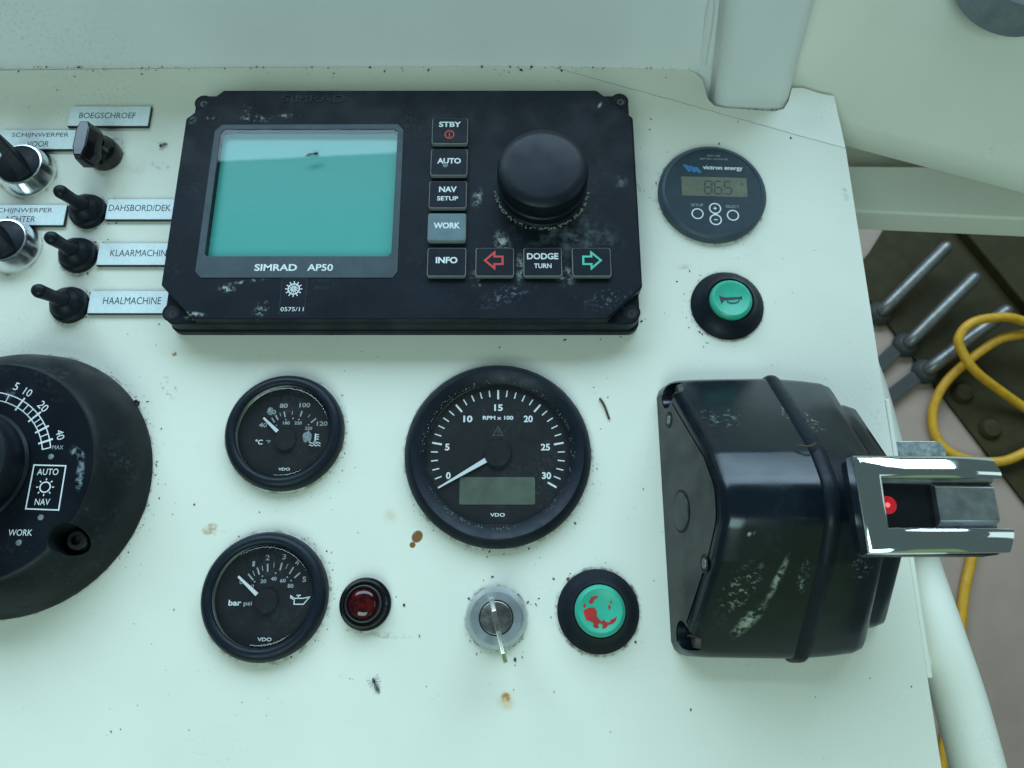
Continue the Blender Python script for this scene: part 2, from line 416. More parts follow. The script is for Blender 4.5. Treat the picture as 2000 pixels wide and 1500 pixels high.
def thing(name, label, cat, x, y, z=0, rotz=0, group=None):
    o = bpy.data.objects.new(name, None); COL.objects.link(o); o.empty_display_size = .01
    o.location = (x*MM, y*MM, z*MM); o.rotation_euler.z = rotz
    tag(o, label, cat, group); return o
def tag(o, label, cat, group=None):
    o['label'] = label; o['category'] = cat
    if group: o['group'] = group
    return o
def structure(o): o['kind'] = 'structure'; return o

def text_mesh(body, h, w=None, bold=0., shear=0., extrude=0.):
    """outline lettering scaled to cap height h and width w (mm), centred on 0,0"""
    cu = bpy.data.curves.new('lettering', 'FONT'); cu.body = body; cu.size = 1; cu.shear = shear
    cu.offset = bold; cu.extrude = 0; cu.resolution_u = 4
    ob = bpy.data.objects.new('lettering', cu); COL.objects.link(ob)
    bpy.context.view_layer.update()
    me = bpy.data.meshes.new_from_object(ob.evaluated_get(bpy.context.evaluated_depsgraph_get()))
    vs = [v.co.copy() for v in me.vertices]; fs = [tuple(p.vertices) for p in me.polygons]
    bpy.data.objects.remove(ob); bpy.data.curves.remove(cu); bpy.data.meshes.remove(me)
    x0 = min(v.x for v in vs); x1 = max(v.x for v in vs); y0 = min(v.y for v in vs); y1 = max(v.y for v in vs)
    sy = h/(y1-y0); sx = w/(x1-x0) if w else sy
    m = MB(); m.v = [((v.x-(x0+x1)/2)*sx, (v.y-(y0+y1)/2)*sy, 0) for v in vs]; m.f = fs
    return m
def text(body, x, y, z, h, parent, w=None, mat='white_ink', rot=0, bold=0., shear=0., name='lettering'):
    m = text_mesh(body, h, w, bold, shear)
    c, s_ = cos(R(rot)), sin(R(rot))
    m.v = [(x+a*c-b*s_, y+a*s_+b*c, z) for a, b, _ in m.v]
    return m.build(name, mat, parent, smooth=0)

def rrect(x0, x1, y0, y1, r, seg=5):
    pts = []
    for cx, cy, a in ((x1-r, y1-r, 0), (x0+r, y1-r, 90), (x0+r, y0+r, 180), (x1-r, y0+r, 270)):
        pts += [(cx+r*cos(R(a+90*i/seg)), cy+r*sin(R(a+90*i/seg))) for i in range(seg+1)]
    return pts
def rpoly(pts, radii, seg=6):
    """polygon with rounded corners"""
    out = []; n = len(pts)
    for i, p in enumerate(pts):
        r = radii[i] if isinstance(radii, (list, tuple)) else radii
        p = Vector(p); a = (Vector(pts[i-1])-p); b = (Vector(pts[(i+1) % n])-p)
        if r <= 0: out.append((p.x, p.y)); continue
        ang = a.angle(b); d = min(r/math.tan(ang/2), a.length*.49, b.length*.49)
        A = p+a.normalized()*d; B = p+b.normalized()*d
        for k in range(seg+1):
            t_ = k/seg; q = A*(1-t_)**2+p*2*t_*(1-t_)+B*t_**2; out.append((q.x, q.y))
    return out
def smooth_path(pts, n=8):
    P = [Vector(p) for p in pts]; out = []
    for i in range(len(P)-1):
        p0 = P[max(i-1, 0)]; p1 = P[i]; p2 = P[i+1]; p3 = P[min(i+2, len(P)-1)]
        for k in range(n):
            t_ = k/n
            out.append(.5*((2*p1)+(p2-p0)*t_+(2*p0-5*p1+4*p2-p3)*t_*t_+(3*p1-p0-3*p2+p3)*t_**3))
    out.append(P[-1]); return out

# ------------------------------------------------------------------ setting
pl = MB()
front = [(-430, 200), (-150, 203.6), (24, 204.4), (197.2, 146), (198.3, -280), (-430, -280)]
back = [(106.8, 203.9), (113, 201), (116.6, 196), (117.6, 188), (118.6, 181), (122, 176.2), (128, 174.6), (158, 172.6), (164, 174.5), (168, 181),
        (171.2, 190.6), (178, 190.8), (187, 187), (196.2, 184.9)]
def drop(x, y):     # the sheet is folded slightly down beyond the crease
    d = ((y-204.4)*173.2-(x-24)*(-58.4))/182.8
    return -max(0, d)*.07
pl.add([(x, y, 0) for x, y in front]+[(x, y, drop(x, y)) for x, y in back],
       [tuple(range(6))[::-1], (2,)+tuple(range(6, 6+len(back)))+(3,)])
po = structure(pl.build('dashboard_panel', 'panel_paint', smooth=0, recalc=False))
bm = bmesh.new(); bm.from_mesh(po.data)
for f in bm.faces:
    if f.normal.z < 0: f.normal_flip()
bm.to_mesh(po.data); bm.free()
sm = po.modifiers.new('thickness', 'SOLIDIFY'); sm.thickness = .003; sm.offset = -1
# folded edge and lug along the right-hand side of the panel
MB().box(198.6, 201.2, -147, -8, -46, -1.2).build('side_return', 'side_paint', po, bevel=.6)
MB().prism(rrect(199.6, 229.5, -75, -29.5, 5), -11, -7).build('side_lug', 'worn_steel', po, bevel=.5)
# thin darker line drawn along the crease
cr = MB(); pts = [(24+(173.2)*i/40, 204.4-58.4*i/40+random.uniform(-.25, .25)) for i in range(41)]
cr.ribbon(pts, .32, .06).build('crease_line', 'crease_tone', po, smooth=0)

bw = MB()
LEAN = .364
def wl(z): return LEAN*z
sec = [(204.6+wl(-25), -25), (204.6+wl(-1.5), -1.5), (205.1, 1.5), (204.6+wl(20), 20), (204.6+wl(110), 110), (209+wl(114), 114), (236+wl(114), 114), (236+wl(-25), -25)]
bw.loft([[(-440, y, z) for y, z in sec], [(140, y, z) for y, z in sec]])
bo = structure(bw.build('bulkhead', 'bulkhead_paint', smooth=30, loc=(0, 0, 0)))
fl = MB().box(330, 1200, -500, 900, -618, -606); structure(fl.build('floor', 'floor_paint', smooth=0))

# cream side lining, ledge and post at the upper right
t_ = thing('side_lining', 'large smooth cream wall sheet behind the post at the upper right', 'wall panel', 210, 168, -28)
sh = MB()
q = [(207, 171, -30), (546, 60.8, -30), (610, 310, 105), (131, 297, 105)]
nrm = (Vector(q[1])-Vector(q[0])).cross(Vector(q[3])-Vector(q[0])).normalized()
if nrm.z < 0: nrm = -nrm
rows = []
for i in range(13):
    u = i/12; a = Vector(q[0]).lerp(Vector(q[3]), u); b = Vector(q[1]).lerp(Vector(q[2]), u)
    a = a+(a-b)*.16*min(1, u*3)
    rows.append([a.lerp(b, k/14)+nrm*2.2*sin(pi*u)*sin(pi*k/14) for k in range(15)])
o = Vector((210, 168, -28))
sh.add([p-o for r in rows for p in r], [(i*15+k, i*15+k+1, (i+1)*15+k+1, (i+1)*15+k) for i in range(12) for k in range(14)])
so = sh.build('sheet', 'side_paint', t_, smooth=60); so.modifiers.new('thickness', 'SOLIDIFY').thickness = .004
so.modifiers['thickness'].offset = 0
MB().box(-60, 410, 89, 97, -110, 84).build('light_block', 'side_paint', t_, smooth=0)  # unseen slab added behind the sheet to keep windscreen light off the ledge
t_ = thing('side_ledge', 'cream horizontal ledge right of the panel, above the dark opening', 'ledge', 290, 155, -60)
MB().prism([(-95, 19.4), (120, 18), (120, -25.5), (-95, -14.5)], -24, 0).build('ledge_bar', 'side_paint', t_, bevel=2)
MB().box(-85, 70, 18, 62, -34, -30).build('recess_plate', 'side_paint', t_, smooth=0)

t_ = thing('corner_post', 'square cream post with rounded edges rising through the panel notch', 'post', 144.6, 180.0, 0)
secs = []
for z in (-60, -1, 20, 60, 130):
    x0 = -21.6-.11*z; x1 = 24.0-.045*z
    yy = -1.2+LEAN*z
    secs.append([(x, y, z) for x, y in rrect(x0, x1, yy, yy+52, 8.5, 6)])
MB().loft(secs).build('post_tube', 'post_paint', t_, smooth=50)
wb = MB(); path = [(-27.6, 27, 0), (-28.5, 31, 14), (-30.2, 36, 34), (-31.2, 41, 44)]
wb.tube([(x, y, z) for x, y, z in path], [3.4, 3.2, 2.6, 1.0], 10).build('weld_bead', 'post_paint', t_)
t_ = thing('round_fitting', 'dark grey round rubber fitting in the extreme upper right corner', 'fitting', 275, 212, 62)
MB().lathe([(0, 9), (22, 9), (27, 6), (28.5, 0), (28.5, -14)], 64).build('cap', 'grey_paint', t_)

# handrail tube and what lies below the panel
t_ = thing('handrail_tube', 'cream painted tube handrail welded along the right edge of the panel', 'handrail', 222, -140, -34)
path = smooth_path([(234, -300, -24), (230, -215, -24), (226.5, -166, -26), (222.5, -135, -28), (219.5, -95, -36), (217, -50, -46), (216, 20, -60), (216, 60, -80)], 8)
MB().tube([(p.x-222, p.y+140, p.z+34) for p in path], 12.6, 28).build('tube', 'side_paint', t_, smooth=60)
MB().tube([(-24, -1, 10), (-16, -1, 7), (-11, 0, 4), (-4, 2, 0)], [4, 6.5, 9, 8], 20).build('weld_stub', 'side_paint', t_, smooth=60)

# foot rest below: a box with three rods, running away from the viewer at an angle
def along(a, b): return Vector(b)-Vector(a)
A0 = Vector((507.9, 301.7, -600)); A1 = Vector((624.2, 95.9, -600)); B0 = Vector((622, 445, -600))
u = (A1-A0).normalized(); n_ = Vector((-u.y, u.x, 0)); n_ = n_ if n_.x > 0 else -n_
FR = thing('foot_rest', 'dark olive steel foot rest with three round bars below the panel', 'foot rest', A0.x, A0.y, -700, math.atan2(u.y, u.x))
wid = 128 if True else 0
# local frame: x along the box, y across it (away from the panel is +y when n_ lies left of u)
sgn = 1 if Vector((-u.y, u.x, 0)).dot(n_) > 0 else -1
MB().prism([(-58, 0), (420, 0), (420, 172), (-128, 172), (-105, 113), (-73, 47)], 94.2, 100).build('foot_plate', 'dark_steel_paint', FR, bevel=1)
MB().prism([(-128, 172.5), (420, 172.5), (420, 460), (-240, 460)], 94.2, 116).build('raised_edge', 'dark_steel_paint', FR, bevel=3)
inv = Matrix.Rotation(-math.atan2(u.y, u.x), 4, 'Z')
def loc_(p): return inv @ (Vector(p)-Vector((A0.x, A0.y, -700)))
rods = [((510.2, 290.5), (599.1, 376.1)), ((539.3, 244.1), (629.4, 329.7)), ((560.0, 206.1), (663.7, 280.8))]
for a, b in rods:
    p = loc_((*a, -560)); q_ = loc_((*b, -560)); d = (q_-p).normalized()
    e_ = [p+Vector((0, 0, -34)), p+d*2+Vector((0, 0, -26)), p+d*12+Vector((0, 0, -22)), p.lerp(q_, .5)+Vector((0, 0, -12)), q_-d*4, q_, q_+d*3, q_+d*4.6]
    MB().tube(e_, [9]*5+[8.2, 6, 2], 18).build('bar', 'steel_rod', FR, smooth=60)
    MB().lathe([(17.5, 100), (17.5, 104), (12, 112), (9, 114)], 24, p.x, p.y).build('bushing', 'rod_bushing', FR)
for bx_, by_ in ((605.9, 176.2), (633.9, 126.4)):
    p = loc_((bx_, by_, -600))
    MB().lathe([(15, 100), (15, 102), (11, 108), (0, 110)], 24, p.x, p.y).build('bolt_head', 'dark_steel_paint', FR)
for (a, b), lab in zip((((496.7, 211.2), (525.0, 237.8)), ((496.6, 162.8), (546.8, 198.8))), ('dark flat bar on the floor, nearer the ledge', 'dark flat bar on the floor, nearer the throttle')):
    d = Vector((b[0]-a[0], b[1]-a[1])); L = d.length
    bo_ = thing('floor_bar', lab, 'bar', (a[0]+b[0])/2, (a[1]+b[1])/2, -606, math.atan2(d.y, d.x), 'dark bars on the floor')
    MB().prism(rrect(-L/2, L/2, -9, 9, 2), 0.2, 12).build('bar', 'rod_bushing', bo_, bevel=1)
cab = thing('yellow_cable', 'yellow cable looped loosely over the foot rest bars', 'cable', 590, 170, -600)
pp = [(708, 242, -545), (669, 257, -542), (641, 261, -538), (600, 254, -538), (582, 235, -545), (588, 216, -552), (605, 194, -560), (640, 174, -575), (678, 153, -588), (722, 123, -592)]
MB().tube([(p.x-590, p.y-170, p.z+600) for p in smooth_path(pp, 10)], 6.0, 14).build('loop', 'yellow_cable', cab, smooth=60)
pp = [(721, 255, -560), (679, 246, -560), (644, 238, -562), (605, 212, -572), (576, 184, -585), (561, 152, -595), (560, 121, -599), (573, 97, -599), (603, 83, -597), (637, 81, -588), (671, 94, -585), (724, 115, -588)]
MB().tube([(p.x-590, p.y-170, p.z+600) for p in smooth_path(pp, 10)], 6.0, 14).build('loop', 'yellow_cable', cab, smooth=60)
cab = thing('hanging_cable', 'yellow cable running down behind the cream handrail', 'cable', 550, -120, -600)
pp = [(612, 40, -590), (592, -10, -597), (579, -45, -600), (564, -82, -600), (548, -137, -600), (522, -217, -600), (500, -290, -600), (470, -380, -600)]
MB().tube([(p.x-550, p.y+120, p.z+600) for p in smooth_path(pp, 10)], 6.2, 14).build('run', 'yellow_cable', cab, smooth=60)

# ------------------------------------------------------------------ autopilot display unit
ap = thing('autopilot_unit', 'large black autopilot unit with green screen, knob and eight keys', 'autopilot', AX, AY)
def ax(pts): return [(x-AX, y-AY) for x, y in pts]
MB().prism(ax(rrect(-184.3, 68.6, 27.6, 172, 6)), .1, 5.6).build('back_plate', 'autopilot_plastic', ap, bevel=.9)
MB().prism(ax(rrect(-183.6, 67.6, 28.4, 171.4, 6)), 5.7, 15).build('lower_housing', 'autopilot_plastic', ap, bevel=.9)
octo = [(-184.8, 151), (-184.8, 48), (-166, 28.9), (50, 28.9), (68.7, 47), (68.7, 152), (49, 170.3), (-165.5, 170.3)]
hole = [(-164, 141), (-164, 66), (-162.5, 64.6), (-66, 64.6), (-64.4, 66.5), (-64.4, 142), (-66.5, 144), (-162, 144)]
hb = MB(); rings = [(octo, 6), (octo, 21), (hole, 21), (hole, 16)]
vs_ = [(x-AX, y-AY, z) for pl_, z in rings for x, y in pl_]
hb.add(vs_, [(i*8+k, i*8+(k+1) % 8, (i+1)*8+(k+1) % 8, (i+1)*8+k) for i in range(3) for k in range(8)])
hb.build('front_housing', 'autopilot_plastic', ap, bevel=1.5)
outer = [(-167.4, 142.5), (-167.6, 55.8), (-164.5, 52.2), (-63, 52.2), (-60.7, 55.6), (-61.2, 143.4), (-64.6, 147.2), (-163.8, 146.8)]
fm = MB(); vs_ = [(x-AX, y-AY, z) for pl_, z in ((outer, 21.05), (outer, 21.35), (hole, 21.35), (hole, 20.6)) for x, y in pl_]
fm.add(vs_, [(i*8+k, i*8+(k+1) % 8, (i+1)*8+(k+1) % 8, (i+1)*8+k) for i in range(3) for k in range(8)])
sb = fm.build('screen_bezel', 'screen_frame', ap, smooth=0)
text('SIMRAD', -125.2-AX, 58-AY, 21.42, 4.0, sb, 22.5, bold=.025)
text('AP50', -101.7-AX, 58-AY, 21.42, 4.0, sb, 13.6, bold=.02)
MB().flat(ax(hole), 16.6).build('liquid_crystal_screen', 'screen_lcd', ap, smooth=0)
MB().flat(ax(hole), 20.9).build('screen_glass', 'screen_glass', ap, smooth=0)
# worn lettering moulded in the top edge
em = text_mesh('SIMRAD', 5.2, 36, 0)
fs_ = em.f[:]; n0 = len(em.v)
em.v = [(x-113.5-AX, y+164.4-AY, 21.0) for x, y, z in em.v]+[(x-113.5-AX, y+164.4-AY, 21.3) for x, y, z in em.v]
edges = {}
for f in fs_:
    for a, b in zip(f, f[1:]+f[:1]): edges[(a, b)] = 1
em.f = [tuple(i+n0 for i in f) for f in fs_]+[(a, b, b+n0, a+n0) for (a, b) in edges if (b, a) not in edges]
em.build('moulded_lettering', 'knob_plastic', ap, smooth=0, recalc=False)
for hx, hy in ((-179.0, 166.4), (-179.8, 35.0), (62.5, 167.6), (62.8, 35.2)):
    lug = MB().lathe([(5.2, 14.9), (5.0, 15.12), (4.0, 15.14), (3.8, 15.0)], 32, hx-AX, hy-AY).build('corner_lug', 'autopilot_plastic', ap)
    MB().disc(3.85, 15.12, hx-AX, hy-AY, 24).build('screw_hole', 'hollow_black', lug, smooth=0)
    MB().ring(.9, 2.1, 15.2, cx=hx-AX+.4, cy=hy-AY-.9, seg=20).build('screw_head', 'screw_dark', lug, smooth=0)
kn = MB().lathe([(24.6, 21), (24.6, 22.5), (23.7, 23), (23.7, 26), (24.3, 26.6), (24.3, 29), (23.4, 29.6), (23.4, 31), (24.1, 31.6), (24.1, 37.5), (23.4, 40.4), (21.4, 42), (18, 42.6), (0, 42.6)],
         120, 16.3-AX, 106.3-AY).build('course_knob', 'knob_plastic', ap)
cr = MB()
for i in range(150):       # chalky crust caught round the foot of the knob
    a = random.uniform(R(185), R(355)); r = random.uniform(24.4, 26.2); s_ = random.uniform(.15, .75)
    x, y = 16.3-AX+r*cos(a), 106.3-AY+r*sin(a)
    cr.prism([(x+s_*random.uniform(.6, 1.2)*cos(k*1.256+a), y+s_*random.uniform(.5, 1)*sin(k*1.256+a)) for k in range(5)], 21, 21+random.uniform(.2, .9))
simple('chalk_crust', (.24, .25, .20), .9, var=.4)
co = cr.build('chalk_crust', 'chalk_crust', kn, smooth=0); co['kind'] = 'stuff'

def key_button(cx, cy, w_, h_, worn=False):
    x, y = cx-AX, cy-AY
    b = MB().prism(rrect(x-w_/2, x+w_/2, y-h_/2, y+h_/2, 1.2, 3), 20.9, 23.9).build('key_button', 'button_rim', ap, bevel=.5)
    MB().prism(rrect(x-w_/2+.45, x+w_/2-.45, y-h_/2+.5, y+h_/2-.4, 1.0, 3), 23.8, 24.15).build('key_face', 'button_face_worn' if worn else 'button_face', b, bevel=.15)
    return b, x, y, 24.22
b, x, y, z = key_button(-34.7, 141, 20.2, 16.8); text('STBY', x, y+4.0, z, 3.5, b, 12.4, bold=.03)
MB().ring(2.1, 2.75, z, cx=x-.2, cy=y-2.6, seg=36).build('power_symbol', 'red_ink', b, smooth=0); MB().line((x-.2, y-4.2), (x-.2, y-1), .6, z=z).build('power_symbol', 'red_ink', b, smooth=0)
b, x, y, z = key_button(-34.7, 120.8, 20.4, 16.8); text('AUTO', x, y+.6, z, 3.5, b, 13.0, bold=.03)
MB().disc(1.5, z+.05, x-2, y-2.2, 20).build('worn_spot', 'button_face_worn', b, smooth=0)
b, x, y, z = key_button(-34.9, 100.5, 20.6, 16.6); text('NAV', x, y+3.0, z, 3.5, b, 9.6, bold=.03); text('SETUP', x, y-2.6, z, 2.6, b, 11.4, bold=.02)
b, x, y, z = key_button(-34.9, 80.6, 20.6, 16.8, True); text('WORK', x, y+.8, z, 3.6, b, 14.2, bold=.03)
b, x, y, z = key_button(-34.5, 60, 20.6, 16.6); text('INFO', x, y+.9, z, 3.7, b, 11.4, bold=.03)
b, x, y, z = key_button(-9.1, 60, 20.4, 16.6)
arrow = [(-5, 0), (0, 4.6), (0, 2.2), (4.3, 2.2), (4.3, -2.2), (0, -2.2), (0, -4.6)]
MB().ribbon([(x-.2+px, y+.8+py) for px, py in arrow], 1.1, z, True).build('left_arrow', 'red_ink', b, smooth=0)
b, x, y, z = key_button(16.2, 60, 20.4, 16.6); text('DODGE', x, y+3.2, z, 3.7, b, 16.6, bold=.03); text('TURN', x, y-2.4, z, 2.7, b, 9.2, bold=.02)
b, x, y, z = key_button(42, 60, 20.6, 16.6)
MB().ribbon([(x-.1-px, y+.8+py) for px, py in arrow], 1.1, z, True).build('right_arrow', 'green_ink', b, smooth=0)
MB().prism(ax(rrect(-121.35, -108.05, 31.45, 51.95, .4, 2)), 20.97, 21.06).build('sticker_backing', 'screen_frame', ap, smooth=0)
stk = MB().prism(ax(rrect(-121.2, -108.2, 31.6, 51.8, .4, 2)), 20.98, 21.1).build('approval_sticker', 'button_face', ap, smooth=0)
wh = MB(); wx, wy, wz = -114.7-AX, 45.7-AY, 21.16
wh.ring(2.65, 3.25, wz, cx=wx, cy=wy, seg=48); wh.ring(.35, .75, wz, cx=wx, cy=wy, seg=24); wh.ring(.95, 1.45, wz, cx=wx, cy=wy, seg=24)
for k in range(12):
    a = 2*pi*k/12; c_, s_ = cos(a), sin(a)
    wh.line((wx+1.4*c_, wy+1.4*s_), (wx+2.7*c_, wy+2.7*s_), .38, z=wz)
    wh.line((wx+3.2*c_, wy+3.2*s_), (wx+4.5*c_, wy+4.5*s_), .42, .62, z=wz)
wh.build('wheel_mark', 'white_ink', stk, smooth=0)
text('0575/11', -114.6-AX, 34.2-AY, 21.16, 2.3, stk, 12.0)

# ------------------------------------------------------------------ battery monitor
bmn = thing('battery_monitor', 'round grey battery monitor reading 86.5 beside the autopilot unit', 'battery monitor', 115.2, 114.3, 0, R(-1.8))
MB().lathe([(31, .1), (31, 2.6), (30.3, 3.9), (28.6, 5.3), (27.7, 5.5), (27.4, 5.0)], 120).build('bezel', 'grey_bezel', bmn)
fc = MB().disc(27.45, 4.95, seg=96).build('face', 'monitor_face', bmn, smooth=0)
text('BMV-700', 1.4, 23.3, 5.02, 1.15, fc, 7.4, 'faded_ink'); text('BATTERY MONITOR', 1.4, 21.1, 5.02, 1.15, fc, 16, 'faded_ink')
text('victron energy', 6.2, 15.0, 5.02, 3.3, fc, 23, 'white_ink', bold=.025)
lg = MB()
for dx in (0, 3.0, 6.0):
    lg.flat([(-17+dx, 16.8-dx*.25), (-14.6+dx, 17.0-dx*.25), (-12.0+dx, 12.8-dx*.1), (-13.6+dx, 12.0-dx*.1), (-15.4+dx, 14.4-dx*.2)], 5.02+dx*.003)
lg.build('wave_logo', 'blue_ink', fc, smooth=0)
lc = MB().flat([(-18, -3.5), (19.4, -3.5), (19.4, 9.0), (-18, 9.0)], 5.03).build('display', 'monitor_lcd', bmn, smooth=0)
SEG = {'8': 'abcdefg', '6': 'acdefg', '5': 'acdfg'}
def seven(ch, x, y, w_, h_, z, parent):
    t2 = .95; m = MB(); sl = .06
    def bar(x0, y0, x1, y1):
        if abs(x1-x0) > abs(y1-y0): p = [(x0+.25, y0), (x0+.7, y0+t2/2), (x1-.7, y0+t2/2), (x1-.25, y0), (x1-.7, y0-t2/2), (x0+.7, y0-t2/2)]
        else: p = [(x0, y0+.25), (x0-t2/2, y0+.7), (x0-t2/2, y1-.7), (x0, y1-.25), (x0+t2/2, y1-.7), (x0+t2/2, y0+.7)]
        m.flat([(x+a+sl*b, y+b) for a, b in p], z)
    seg = dict(a=(0, h_, w_, h_), g=(0, h_/2, w_, h_/2), d=(0, 0, w_, 0), f=(0, h_/2, 0, h_), e=(0, 0, 0, h_/2), b=(w_, h_/2, w_, h_), c=(w_, 0, w_, h_/2))
    for k in SEG[ch]: bar(*seg[k])
    m.build('digit', 'lcd_segment', parent, smooth=0)
for ch, x in (('8', -5.0), ('6', .6), ('5', 6.2)): seven(ch, x, -1.8, 4.0, 8.2, 5.08, lc)
MB().disc(.5, 5.08, 5.5, -2.0, 12).build('decimal_point', 'lcd_segment', lc, smooth=0)
text('A', 16.6, 5.0, 5.08, 2.4, lc, 2.2, 'lcd_segment')
MB().flat([(-18, -3.5), (19.4, -3.5), (19.4, 9.0), (-18, 9.0)], 5.25).build('display_glass', 'glass', bmn, smooth=0)
for x, y, nm in ((-9.6, -15.0, 'SETUP'), (10.4, -15.4, 'SELECT')):
    MB().ring(2.75, 3.45, 5.05, cx=x, cy=y, seg=40).build('push_button', 'white_ink', bmn, smooth=0)
    text(nm, x, y+5.6, 5.02, 1.6, fc, 7.0 if nm == 'SETUP' else 7.6, 'faded_ink')
for y, nm in ((-11.3, '+'), (-18.5, '-')):
    pb = MB().ring(2.75, 3.5, 5.06, cx=.5, cy=y, seg=40).build('push_button', 'white_ink', bmn, smooth=0)
    sg = MB().line((-.5, y), (1.5, y), .6, z=5.06)
    if nm == '+': sg.line((.5, y-1), (.5, y+1), .6, z=5.065)
    sg.build('sign', 'white_ink', pb, smooth=0)
MB().flat([(-.9, -14.4), (1.9, -14.4), (1.4, -14.9), (1.9, -15.4), (-.9, -15.4), (-.4, -14.9)], 5.07).build('button_bridge', 'white_ink', bmn, smooth=0)

# ------------------------------------------------------------------ rubber push buttons
def push_button(name, label, x, y, r, cap_r, zc):
    o = thing(name, label, 'push button', x, y, 0, 0)
    MB().lathe([(r, .1), (r, 1.2), (r*.97, 2.0), (r*.83, 4.2), (r*.70, 6.6), (r*.64, 8.4), (cap_r+.25, zc-3.0), (cap_r-.1, zc-3.0)], 96).build('rubber_boot', 'rubber', o)
    c = MB().lathe([(cap_r, zc-4.5), (cap_r, zc-1.8), (cap_r-.5, zc-.8), (cap_r-1.8, zc), (cap_r-2.6, zc-.1), (cap_r-3.6, zc-.7), (0, zc-1.2)], 80).build('green_cap', 'green_cap', o)
    return o, c
hb_, c_ = push_button('horn_button', 'green push button marked with a black horn, below the battery monitor', 118.4, 45, 20, 11.5, 10.5)
h_ = MB(); zc = 9.75
h_.flat([(-6.6, 2.4), (-6.3, -.2), (-5.6, -3.2), (-4.6, -1.4), (-3.2, -.5), (-3.0, .9), (-5.0, 1.3)], zc)
h_.flat([(-3.2, .9), (-3.0, -.4), (4.6, .2), (4.6, 1.2)], zc); h_.flat([(4.5, 1.3), (4.5, .1), (5.8, -.3), (5.8, 1.8)], zc)
h_.ribbon([(-2.4, -.6), (-2.2, -1.6), (-.8, -2.3), (1.6, -2.3), (3.4, -1.7), (4.2, -.5), (4.3, .3)], .55, zc)
ho = h_.build('horn_symbol', 'black_ink', c_, smooth=0)
sb_, c_ = push_button('start_button', 'green push button with red patches, between the key and the throttle', 42, -116.3, 20, 12.1, 11)
w_ = MB(); zc = 10.35
w_.flat([(-8.2, -.2), (-6.6, 1.0), (-4.6, 1.5), (-2.6, 1.2), (-1.6, -.4), (-1.9, -2.4), (-1.0, -3.6), (-.2, -5.0), (-1.2, -6.0), (-1.0, -7.8), (-2.6, -8.0), (-3.8, -7.0), (-3.4, -5.6), (-5.0, -4.6), (-6.8, -4.4), (-7.6, -2.2)], zc)
w_.flat([(-1.0, -3.8), (.6, -4.9), (1.4, -4.0), (2.2, -5.0), (4.0, -5.3), (4.8, -4.2), (6.6, -3.4), (7.9, -2.4), (7.2, -4.4), (5.8, -5.8), (3.6, -6.4), (2.4, -7.8), (.6, -8.2), (.9, -6.2), (-.6, -5.4)], zc+.01)
w_.flat([(-5.4, 4.0), (-4.2, 6.2), (-1.6, 7.0), (-.8, 6.2), (-2.6, 5.4), (-3.4, 3.6), (-4.6, 3.2)], zc); w_.flat([(-8.2, 2.0), (-7.6, 3.4), (-6.8, 3.0), (-6.8, 1.8), (-7.6, 1.3)], zc)
w_.flat([(3.6, 2.0), (4.4, 2.6), (5.1, 1.8), (4.8, .8), (3.9, .8)], zc); w_.flat([(4.6, 4.4), (5.3, 4.6), (5.8, 3.4), (5.2, 3.4)], zc)
wo = w_.build('red_patch', 'red_wear', c_, smooth=0)

# ------------------------------------------------------------------ key switch and key
ks = thing('key_switch', 'round brushed metal ignition switch below the tachometer', 'ignition switch', -7.6, -119.5)
MB().lathe([(14.8, .1), (14.8, 1.8), (14.2, 3.2), (12.4, 5.4), (12.2, 5.6), (8.4, 5.6), (8.3, 4.2)], 96).build('collar', 'key_ring_metal', ks)
MB().lathe([(8.4, 4.0), (7.9, 3.6), (7.8, 5.2), (7.3, 5.5), (3, 4.9), (0, 4.7)], 72).build('lock_core', 'key_core_metal', ks)
MB().ring(7.75, 8.5, 4.9, seg=64).build('core_gap', 'hollow_black', ks, smooth=0)
ky = thing('key', 'flat steel key standing in the ignition switch', 'key', -7.6, -119.5, 5, math.atan2(-26.0, 6.2))
prof = [(-2.6, -3), (2.6, -3), (2.8, 4), (7, 5), (14.5, 8), (20.0, 13), (20.4, 17), (16, 21), (6, 23), (-3, 22), (-8, 18), (-9.6, 13), (-8.6, 8), (-5, 5), (-2.8, 4)]
kb = MB().prism(rpoly(prof, 1.4, 3), -1.05, 1.05); kb.v = [(x, -z, y) for x, y, z in kb.v]
kb.build('bow', 'key_metal', ky, bevel=.35)

# ------------------------------------------------------------------ red warning lamp
wl_ = thing('warning_lamp', 'dark red indicator lamp in a black collar beside the lower gauge', 'indicator lamp', -71.6, -113)
MB().lathe([(12.6, .1), (12.6, 1.8), (11.8, 2.6), (11.4, 2.6), (11.4, 4.6), (10.6, 5.6), (9.9, 5.6), (9.6, 4.9), (8.9, 4.9), (8.8, 7.4), (8.2, 8.2), (7.5, 8.2), (7.2, 7.4)], 80).build('collar', 'gloss_black', wl_)
MB().lathe([(7.3, 7.2), (6.6, 8.5), (5.2, 9.3), (3, 9.8), (0, 9.9)], 64).build('red_lens', 'lamp_lens', wl_)

